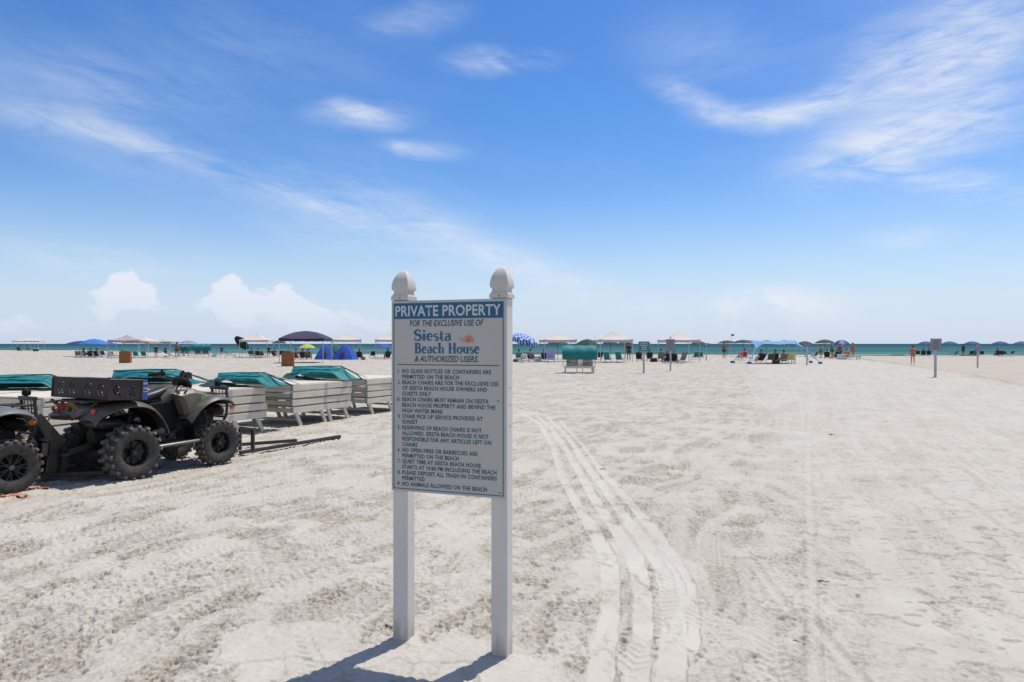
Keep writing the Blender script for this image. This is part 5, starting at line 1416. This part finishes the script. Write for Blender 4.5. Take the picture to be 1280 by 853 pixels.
# hooded loungers
double_cabana(at(724, 38.6), R(-3), 'teal hooded double lounger facing the sea, right of the sign', tealb)
double_cabana(A(252, 84), R(25), 'far teal hooded lounger seen as a plain block on the left', tealc, scale=1.06)
double_cabana(A(234, 94), R(-20), 'small sea green hooded lounger left of the far teal one', gr2, scale=.95)
# towel over the middle of the teal cabana
tw = MB().grid(lambda u, v: ((u - .5) * .22 + at(724, 38.6).x + .02, 38.6 - .62 + .10 * v, .78 - .34 * v + .02 * math.sin(u * 9)), 6, 6, .012).build('towel', cloth['white']); tag(tw, 'white towel hung between the two seats of the teal hooded lounger', 'towel')
# blue dome tents
def dome(loc, w, h, m, label, rz=0):
    t = thing('dome_tent', label, 'tent', loc, rz, 'dome tents')
    def f(u, v):
        a = u * 2 * PI; k = (1 - v) ; r_ = w / 2 * (k ** .88); q = 1 / (max(abs(math.cos(a)), abs(math.sin(a))) ** .55)
        return (r_ * q * math.cos(a), r_ * q * math.sin(a), h * (1 - (1 - v) ** 1.30))
    MB().grid(lambda u, v: f(u, v * .97), 32, 12, .01).build('fly', m, t, smooth=True)
    p = MB()
    for s in (0, 1):
        for q in (0, 1):
            a = PI / 4 + s * PI / 2 + q * PI; p.tube([Vector(f(a / (2 * PI) % 1, v / 10)) * 1.01 for v in range(11)], .014, 5)
    p.build('tent_pole', darkp, t)
    w_ = [(-.22, .35), (.22, .35), (.26, .62), (.05, .84), (-.20, .74)]
    def yy(x, z): return -(w / 2) * ((1 - z / h) ** (.88 / 1.30)) * 1.0 - .07
    vs = [(x, yy(x, z) - .0, z) for x, z in w_]; vs += [(x, y + .03, z) for x, y, z in vs]
    n = 5; MB().add(vs, [(0, 1, 2, 3, 4), (9, 8, 7, 6, 5)] + [(i, i + n, (i + 1) % n + n, (i + 1) % n) for i in range(n)]).build('mesh_window', cloth['black'], t)
    return t
dome(A(407, 72), 2.35, 1.62, blu1, 'left blue dome tent with a mesh window', R(8))
dome(A(432, 72), 2.55, 1.62, blu1, 'right blue dome tent with a mesh window', R(-6))
dome(A(420, 76), 2.2, 1.60, gr2, 'sea green dome tent behind the two blue ones')
# brown bins
binm = mat('brown_bin_panel', (.30, .105, .022), .6, var=.12, vscale=3, bump=.1, bscale=12)
bind = mat('bin_dark_gap', (.05, .022, .012), .8)
def trash(loc, w, h, rz, label, bag):
    t = thing('trash_bin', label, 'bin', loc, rz, 'brown beach bins'); n = 6
    MB().box((0, 0, h / 2), (w - .06, w - .06, h - .02)).build('liner', bind, t)
    for s in range(4):
        for k in range(n):
            M = Matrix.Rotation(s * PI / 2, 4, 'Z') @ Matrix.Translation((-w / 2 + (k + .5) * w / n, -w / 2 + .01, h / 2))
            MB().box((0, 0, 0), (w / n * .955, .022, h), M=M).build('panel', binm, t)
    mb = MB().lathe([(w * .40, h - .03), (w * .44, h + .02), (w * .34, h + .10), (w * .22, h + .17), (w * .08, h + .20), (.001, h + .19)], 14)
    mb.v = [(x + .03 * math.sin(z * 40 + y * 9), y, z + .02 * math.sin(x * 13)) for x, y, z in mb.v]
    mb.build('bin_bag', cloth[bag], t, smooth=True)
trash(A(157, 58.6), .84, 1.00, R(19), 'brown panelled bin on the open sand at the left, green bag inside', 'green')
trash(A(360, 50.2), .86, .98, R(14), 'brown panelled bin with a black bag, in front of the navy tent', 'black')
# single-post signs
tealb_ = mat('teal_sign_paint', (.02, .17, .19), .55, var=.06); grs = mat('grey_sign_back', (.30, .30, .32), .6, var=.06); prt = mat('small_print', (.07, .10, .13), .6); prw = mat('small_print_pale', (.55, .62, .60), .6)
postm = mat('grey_white_post', (.44, .45, .46), .6, var=.1, vscale=4)
def small_sign(px, d, ztop, bw, bh, rz, m, pm, label, fin=False, pw=.09, rows=9):
    t = thing('beach_sign', label, 'sign', A(px, d), rz, 'single-post signs across the beach')
    MB().box((0, .055, (ztop - .02) / 2 - .05), (pw, pw, ztop + .06)).build('post', postm, t, bevel=.006)
    b_ = MB().box((0, -.0, ztop - bh / 2), (bw, .018, bh)).build('sign_board', m, t, bevel=.003)
    fr = MB()
    for s in (-1, 1):
        fr.box((s * (bw / 2 - .02), -.0105, ztop - bh / 2), (.014, .003, bh - .04))
        fr.box((0, -.0105, ztop - bh / 2 + s * (bh / 2 - .02)), (bw - .054, .003, .014))
    fr.build('border_line', pm, b_)
    rr_ = random.Random(px)
    for k in range(rows):
        w_ = bw * rr_.uniform(.45, .78); MB().box((0, -.0105, ztop - .07 - (bh - .12) * (k + .3) / rows), (w_, .003, (bh - .1) / rows * .36)).build('print_line', pm, b_)
    if fin: MB().lathe([(.05, 0), (.055, .02), (.03, .035), (.05, .07), (.045, .11), (.02, .14), (.001, .15)], 12, Matrix.Translation((0, .055, ztop + .03))).build('finial', postm, t, smooth=True)
    return t
small_sign(805, 38.0, 1.78, .62, .56, R(4), tealb_, prw, 'sign with a wide teal board, left of the finial-topped one', rows=4)
small_sign(838, 41.4, 1.92, .52, .72, R(-20), grs, prt, 'grey board sign with a finial in front of a white canopy tent', fin=True)
small_sign(883, 67, 1.72, .58, .42, R(2), tealb_, prw, 'small teal board sign farthest back on its post', rows=2)
small_sign(1009, 52.5, 1.66, .50, .22, R(0), grs, prt, 'low grey board sign right of the light blue shade', rows=2)
small_sign(1170, 33.6, 1.90, .55, .58, R(0), grs, prt, 'tallest grey board sign on the right side of the beach', rows=9)
small_sign(1223, 52.5, 1.80, .50, .60, R(78), grs, prt, 'thin edge-on sign near the right edge', rows=5)
# light blue stretch shade with sandbag anchors
t = thing('stretch_shade', 'light blue stretch shade pegged out with sandbags', 'beach shade', at(967, 57.5), 0)
Wn, Dn, Hn = 4.1, 2.9, 1.95
cz = [(-Wn / 2, -Dn / 2), (Wn / 2, -Dn / 2), (Wn / 2, Dn / 2), (-Wn / 2, Dn / 2)]
def fc(u, v):
    x = (u - .5) * 2; y = (v - .5) * 2
    px_ = x * Wn / 2 * (1 - .10 * (1 - y * y)); py_ = y * Dn / 2 * (1 - .16 * (1 - x * x))
    z = Hn - .10 * (1 - abs(x) ** 1.4) - .70 * max(0, abs(x) - .60) / .40 * (1 if y < 0 else .4) * max(0, -y) - .12 * (1 - y * y) * 0 - .25 * (max(0, -y) ** 2) * (1 - x * x)
    return (px_, py_, z)
MB().grid(fc, 26, 16, .01).build('stretch_cloth', sky3, t, smooth=True)
for x, y in ((-Wn / 2 * .8, -.5), (Wn / 2 * .8, -.5), (-Wn / 2 * .8, 1.0), (Wn / 2 * .8, 1.0)):
    MB().tube([(x, y, -.05), (x * 1.02, y, Hn - .12)], .02, 6).build('pole', poles, t)
for sx, ox, oy in ((-1, 1.55, -1.3), (1, 1.35, -1.4), (-1, 2.3, .1), (1, 2.3, .1)):
    a = Vector((sx * Wn / 2, -Dn / 2 if oy < 0 else Dn / 2 * .3, Hn - .70 if oy < 0 else Hn - .35)); g_ = Vector((sx * (Wn / 2 + ox * .55), a.y + oy * .7 - .1, .10))
    an = MB().tube([a, g_], .05, 6, radii=[.07, .02]).build('anchor_strap', sky3, t, smooth=True)
    M = Matrix.Translation(g_) @ Matrix.Rotation(sx * .4, 4, 'Z')
    MB().loft([(-.22, 0, 0, .04, .03), (-.12, 0, .02, .11, .09), (.08, 0, .02, .12, .10), (.2, 0, 0, .05, .04)], 10).build('sandbag', blu1, an, smooth=True)
    bpy.context.view_layer.update(); an.children[0].location = g_; an.children[0].rotation_euler = (0, 0, sx * .4)
# people and seats; px, distance, facing in degrees (0 = back to the viewer looking out to sea -> seat opens to +y)
PG, CG = 'people on the beach', 'beach chairs facing the sea'
def ppl(px, d, pose, deg, label, **k): person(pose, A(px, d), R(deg), label, group=PG, **k)
ppl(221, 80, 'stand', 200, 'bare-chested tanned person standing right of the pale green tent', skin=skind, bottom='maroon', scale=1.04)
ppl(786, 66, 'stand', 170, 'person in dark clothes standing by a leg of the middle white tent', top='black', bottom='black', skin=skind)
ppl(1141, 62, 'stand', 160, 'person in an orange swimsuit walking alone on the right', top='orange', bottom='orange', scale=.93)
ppl(1204, 104, 'stand', 190, 'person in black standing under the navy umbrellas', top='black', bottom='black', skin=skind, scale=1.05)
ppl(277, 92, 'stand', 20, 'person in black wading near the water beyond the stacks', top='black', bottom='black', scale=.8)
ppl(336, 80, 'stand', 185, 'person in black at the right leg of the left white tent', top='black', bottom='navy', scale=.85)
ppl(1066, 76, 'walk', 90, 'person in orange at the right end of the crowd', top='orange', bottom='tan')
ppl(1050, 77, 'stand', 170, 'person in red under the striped umbrella', top='red', bottom='navy', scale=.92)
ppl(1040, 78, 'stand', 30, 'person in grey standing under the large green umbrella', top='grey', bottom='black')
ppl(1026, 76, 'stand', 200, 'person in tan standing at the left of the crowd', top='tan', bottom='olive', scale=.9)
ppl(905, 78, 'stand', 15, 'person in dark swimwear under the green umbrella right of the small teal sign', bottom='black', skin=skind)
ppl(195, 78, 'stand', 10, 'person in black bending over gear right of the left bin', top='black', bottom='black', scale=.9)
ppl(207, 79, 'stand', 150, 'person in maroon left of the bare-chested one', top='maroon', bottom='black', scale=.82)
ppl(1200, 100, 'sit', 180, 'x', top='maroon') if False else None
SEAT = [  # px, d, colour, who sits (None = empty), label of chair, label of sitter
 (24, 150, 'black', 'black', 'dark chair under the far left tent', 'person in black seated under the far left tent'), (36, 152, 'grey', None, 'grey chair under the far left tent', ''),
 (98, 82, 'grey', None, 'leftmost grey chair under the blue umbrellas', ''), (106, 84, 'white', 'tan', 'white chair under the blue umbrellas', 'person in tan under the leftmost blue umbrella'),
 (114, 82, 'black', 'black', 'black chair under the bright blue umbrella', 'person in black under the bright blue umbrella'), (122, 83, 'navy', 'grey', 'navy chair under the bright blue umbrella', 'person in grey under the bright blue umbrella'),
 (130, 85, 'teal', None, 'teal chair under the right blue umbrella', ''), (139, 80, 'pink', None, 'pink chair left of the left bin', ''),
 (171, 78, 'teal', None, 'teal chair just right of the left bin', ''), (181, 80, 'green', None, 'green chair under the low white tent', ''), (213, 82, 'white', None, 'white chair beside the bare-chested person', ''),
 (315, 82, 'green', 'black', 'green chair at the left under the left white tent', 'person in black in a green chair'), (323, 81, 'black', 'grey', 'black chair in the middle under the left white tent', 'person in grey under the left white tent'),
 (330, 82, 'grey', None, 'grey chair at the right under the left white tent', ''), (344, 84, 'maroon', 'black', 'maroon chair under the small dark green umbrella', 'person in black under the small dark green umbrella'),
 (352, 85, 'black', None, 'black chair under the small dark green umbrella', ''), (371, 70, 'maroon', 'maroon', 'maroon chair under the navy tent', 'person in maroon under the navy tent'),
 (379, 71, 'black', 'red', 'black chair under the navy tent', 'person in red under the navy tent'), (386, 72, 'grey', 'navy', 'grey chair under the yellow-green umbrella', 'person in navy under the yellow-green umbrella'),
 (450, 74, 'black', 'grey', 'black chair at the right side of the blue dome tents', 'person in grey beside the blue dome tents'), (465, 80, 'navy', None, 'navy chair left of the sign', ''),
 (484, 74, 'black', 'black', 'black chair just left of the sign', 'person in black just left of the sign'), (649, 64, 'teal', 'navy', 'teal chair under the patterned shade', 'person in navy under the patterned shade'),
 (664, 65, 'navy', 'white', 'navy chair right of the patterned shade pole', 'person in white under the patterned shade'), (680, 66, 'navy', 'navy', 'navy chair left of the lavender chair', 'person in navy left of the lavender chair'),
 (760, 60, 'teal', None, 'teal high-backed chair under the middle white tent', ''), (775, 60, 'teal', None, 'second teal high-backed chair, right of its twin', ''),
 (749, 70, 'black', None, 'black chair right of the teal cabana', ''), (799, 66, 'black', 'black', 'black chair left of the teal board sign post', 'person in black left of the teal board sign post'),
 (812, 67, 'black', 'black', 'black chair right of the teal board sign post', 'person in black right of the teal board sign post'), (826, 68, 'grey', 'grey', 'grey chair right of the small cooler', 'person in grey right of the small cooler'),
 (833, 58, 'black', 'black', 'black chair left of the finial sign post', 'person in black left of the finial sign post'), (843, 58, 'black', 'navy', 'black chair right of the finial sign post', 'person in navy right of the finial sign post'),
 (851, 57, 'grey', None, 'grey high-backed chair under the right white tent', ''), (868, 72, 'green', None, 'green chair under the right-hand tent edge', ''), (876, 73, 'green', None, 'green chair left of the small teal sign', ''),
 (925, 72, 'orange', None, 'orange chair left of the light blue shade', ''), (931, 74, 'red', 'orange', 'red chair left of the light blue shade', 'person in orange left of the light blue shade'), (950, 60, 'black', 'black', 'black chair at the left under the light blue shade', 'person in black under the light blue shade'),
 (962, 59, 'olive', None, 'olive chair in the middle under the light blue shade', ''), (969, 60, 'black', 'maroon', 'black chair in the middle under the light blue shade', 'person in maroon under the light blue shade'), (979, 59, 'tan', 'orange', 'tan chair under the light blue shade', 'person in orange under the light blue shade'), (988, 60, 'yellow', None, 'yellow chair at the right under the light blue shade', ''),
 (1017, 78, 'green', None, 'green chair right of the low grey sign', ''), (1034, 75, 'black', 'white', 'black chair in the crowd', 'person in white in the crowd'), (1045, 74, 'black', 'black', 'black chair under the striped umbrella', 'person in black under the striped umbrella'), (1058, 75, 'orange', 'tan', 'orange chair right of the striped umbrella', 'person in tan right of the striped umbrella'),
 (1147, 102, 'black', None, 'black chair right of the orange swimmer', ''), (1154, 102, 'black', 'black', 'black chair under the first navy umbrella', 'person in black under the first navy umbrella'), (1161, 102, 'black', 'grey', 'black chair left of the tallest grey sign', 'person in grey left of the tallest grey sign'),
 (1193, 102, 'grey', None, 'grey chair under the second navy umbrella', ''), (1213, 102, 'black', None, 'black chair left of the edge-on sign', ''), (1220, 103, 'grey', 'navy', 'grey chair behind the edge-on sign', 'person in navy behind the edge-on sign'), (1227, 102, 'navy', None, 'navy chair right of the edge-on sign', ''),
 (1246, 101, 'black', 'black', 'black chair under the second-last navy umbrella', 'person in black under the second-last navy umbrella'), (1251, 99, 'black', None, 'low black chair beside the person in black at the right', ''), (1263, 102, 'navy', None, 'navy chair near the right edge', '')]
rs = random.Random(11)
for px, d, col, who, lb, pl_ in SEAT:
    rz = R(180 + rs.uniform(-30, 30)); p = A(px, d)
    chair(p, rz, col, lb, group=CG, high='high-backed' in lb)
    if who: person('sit', p, rz, pl_, top=who, bottom=rs.choice(['navy', 'black', 'grey']), skin=rs.choice([skinm, skind]), group=PG)
LG = 'pale sun loungers on the beach'
for px, d, deg, col, lb, up in ((268, 84, 80, 'white', 'white sun lounger right of the far teal cabana', .1), (288, 80, 120, 'teal', 'teal sun lounger with its back raised beyond the stacks', .6), (668, 62, 150, 'grey', 'grey sun lounger under the patterned shade', .5), (652, 61, 200, 'white', 'white sun lounger nearest the sign under the patterned shade', .35), (320, 76, 90, 'tan', 'low tan sun lounger before the left white tent', .1), (983, 58, 90, 'olive', 'low olive sun lounger under the light blue shade', .1), (1067, 72, 90, 'white', 'white sun lounger at the right end of the crowd', .2), (1066, 70, 90, 'pink', 'pink sun lounger just before the white one', .1), (932, 66, 95, 'white', 'white sun lounger left of the light blue shade', .3), (213, 76, 90, 'white', 'white sun lounger behind the bare-chested person', .15), (144, 76, 95, 'grey', 'grey sun lounger left of the left bin', .3), (1260, 99, 95, 'navy', 'navy sun lounger near the right edge', .4)):
    lounge(A(px, d), R(deg), col, lb, LG, up)
# lavender high round-backed chair
t = thing('round_back_chair', 'lavender chair with a tall rounded back right of the patterned shade', 'chair', A(689, 60), R(180))
MB().prism([(-.34, .25), (.34, .25), (.38, .8), (.30, 1.1), (.12, 1.28), (-.12, 1.28), (-.30, 1.1), (-.38, .8)], 'y', -.40, -.34).build('backrest', cloth['lavender'], t, bevel=.02)
MB().box((0, 0, .36), (.66, .62, .08)).build('seat', cloth['lavender'], t, bevel=.02)
for x in (-.3, .3):
    for y in (-.28, .28): MB().box((x, y, .16), (.05, .05, .34)).build('leg', poles, t)
# coolers and bags
def cooler(px, d, m, ml, label, s=.5):
    t = thing('cooler', label, 'cooler', A(px, d), R(12), 'coolers'); MB().box((0, 0, s * .33), (s * 1.1, s * .7, s * .64)).build('cooler_body', cloth[m], t, bevel=.02); MB().box((0, 0, s * .71), (s * 1.14, s * .74, s * .12)).build('cooler_lid', cloth[ml], t, bevel=.015); MB().tube([(-s * .5, 0, s * .55), (-s * .5, -s * .4, s * .6), (s * .5, -s * .4, s * .6), (s * .5, 0, s * .55)], .012, 5).build('handle', cloth['grey'], t)
cooler(817, 62, 'black', 'tan', 'black cooler with a tan lid right of the teal board sign', .5); cooler(672, 64, 'white', 'white', 'white cooler under the patterned shade', .6); cooler(1052, 72, 'white', 'white', 'white cooler in front of the crowd', .7); cooler(268, 86, 'white', 'blue', 'white cooler with a blue lid near the far teal cabana', .5); cooler(45, 148, 'green', 'white', 'green cooler under the far left tent', .9); cooler(454, 70, 'grey', 'black', 'grey cooler with a black lid right of the blue dome tents', .4); cooler(970, 56, 'black', 'black', 'black cooler in front of the light blue shade', .45); cooler(644.5, 62, 'black', 'black', 'small black cooler against the right post of the sign', .35)
# tall flag
t = thing('small_flag', 'tiny dark flag flying above the green umbrella right of the small teal sign', 'flag', A(914, 90)); MB().tube([(0, 0, -.1), (0, 0, 2.9)], .02, 6).build('pole', poles, t); MB().grid(lambda u, v: (.02 + u * .35, .05 * math.sin(u * 5), 2.9 - v * .22), 8, 2, .006).build('cloth', cloth['navy'], t)
# seaweed and shell scraps on the sand
wd = mat('dry_seaweed', (.055, .042, .028), .9, var=.3, vscale=30)
for px, py, s_, lb in ((753, 587, .035, 'dark seaweed scrap just right of the curving wheel tracks'), (1040, 544, .045, 'dark seaweed scrap in the middle distance on the right'), (1028, 728, .028, 'seaweed scrap nearest the viewer on the right'), (731, 486, .06, 'small dark seaweed scrap beyond the bend of the wheel tracks'), (484, 784, .022, 'seaweed scrap by the foot of the left post'), (996, 803, .018, 'flat grey shell-like scrap in the right foreground'), (1105, 527, .05, 'dark seaweed scrap farthest right'), (1072, 745, .015, 'seaweed scrap right of the nearest one')):
    c_ = gp(px, py); mb = MB(); rr_ = random.Random(px)
    for k in range(9):
        a = rr_.uniform(0, 2 * PI); q = [Vector((c_.x + s_ * rr_.uniform(-.6, .6), c_.y + s_ * rr_.uniform(-.4, .4), .006))]
        for j in range(4): a += rr_.uniform(-.8, .8); q.append(q[-1] + Vector((math.cos(a), math.sin(a) * .7, rr_.uniform(-.1, .2))) * s_ * .32)
        mb.tube([(v.x, v.y, max(v.z, .004)) for v in q], s_ * .07, 4)
    tag(mb.build('seaweed_scrap', wd), lb, 'seaweed', 'scraps on the sand')
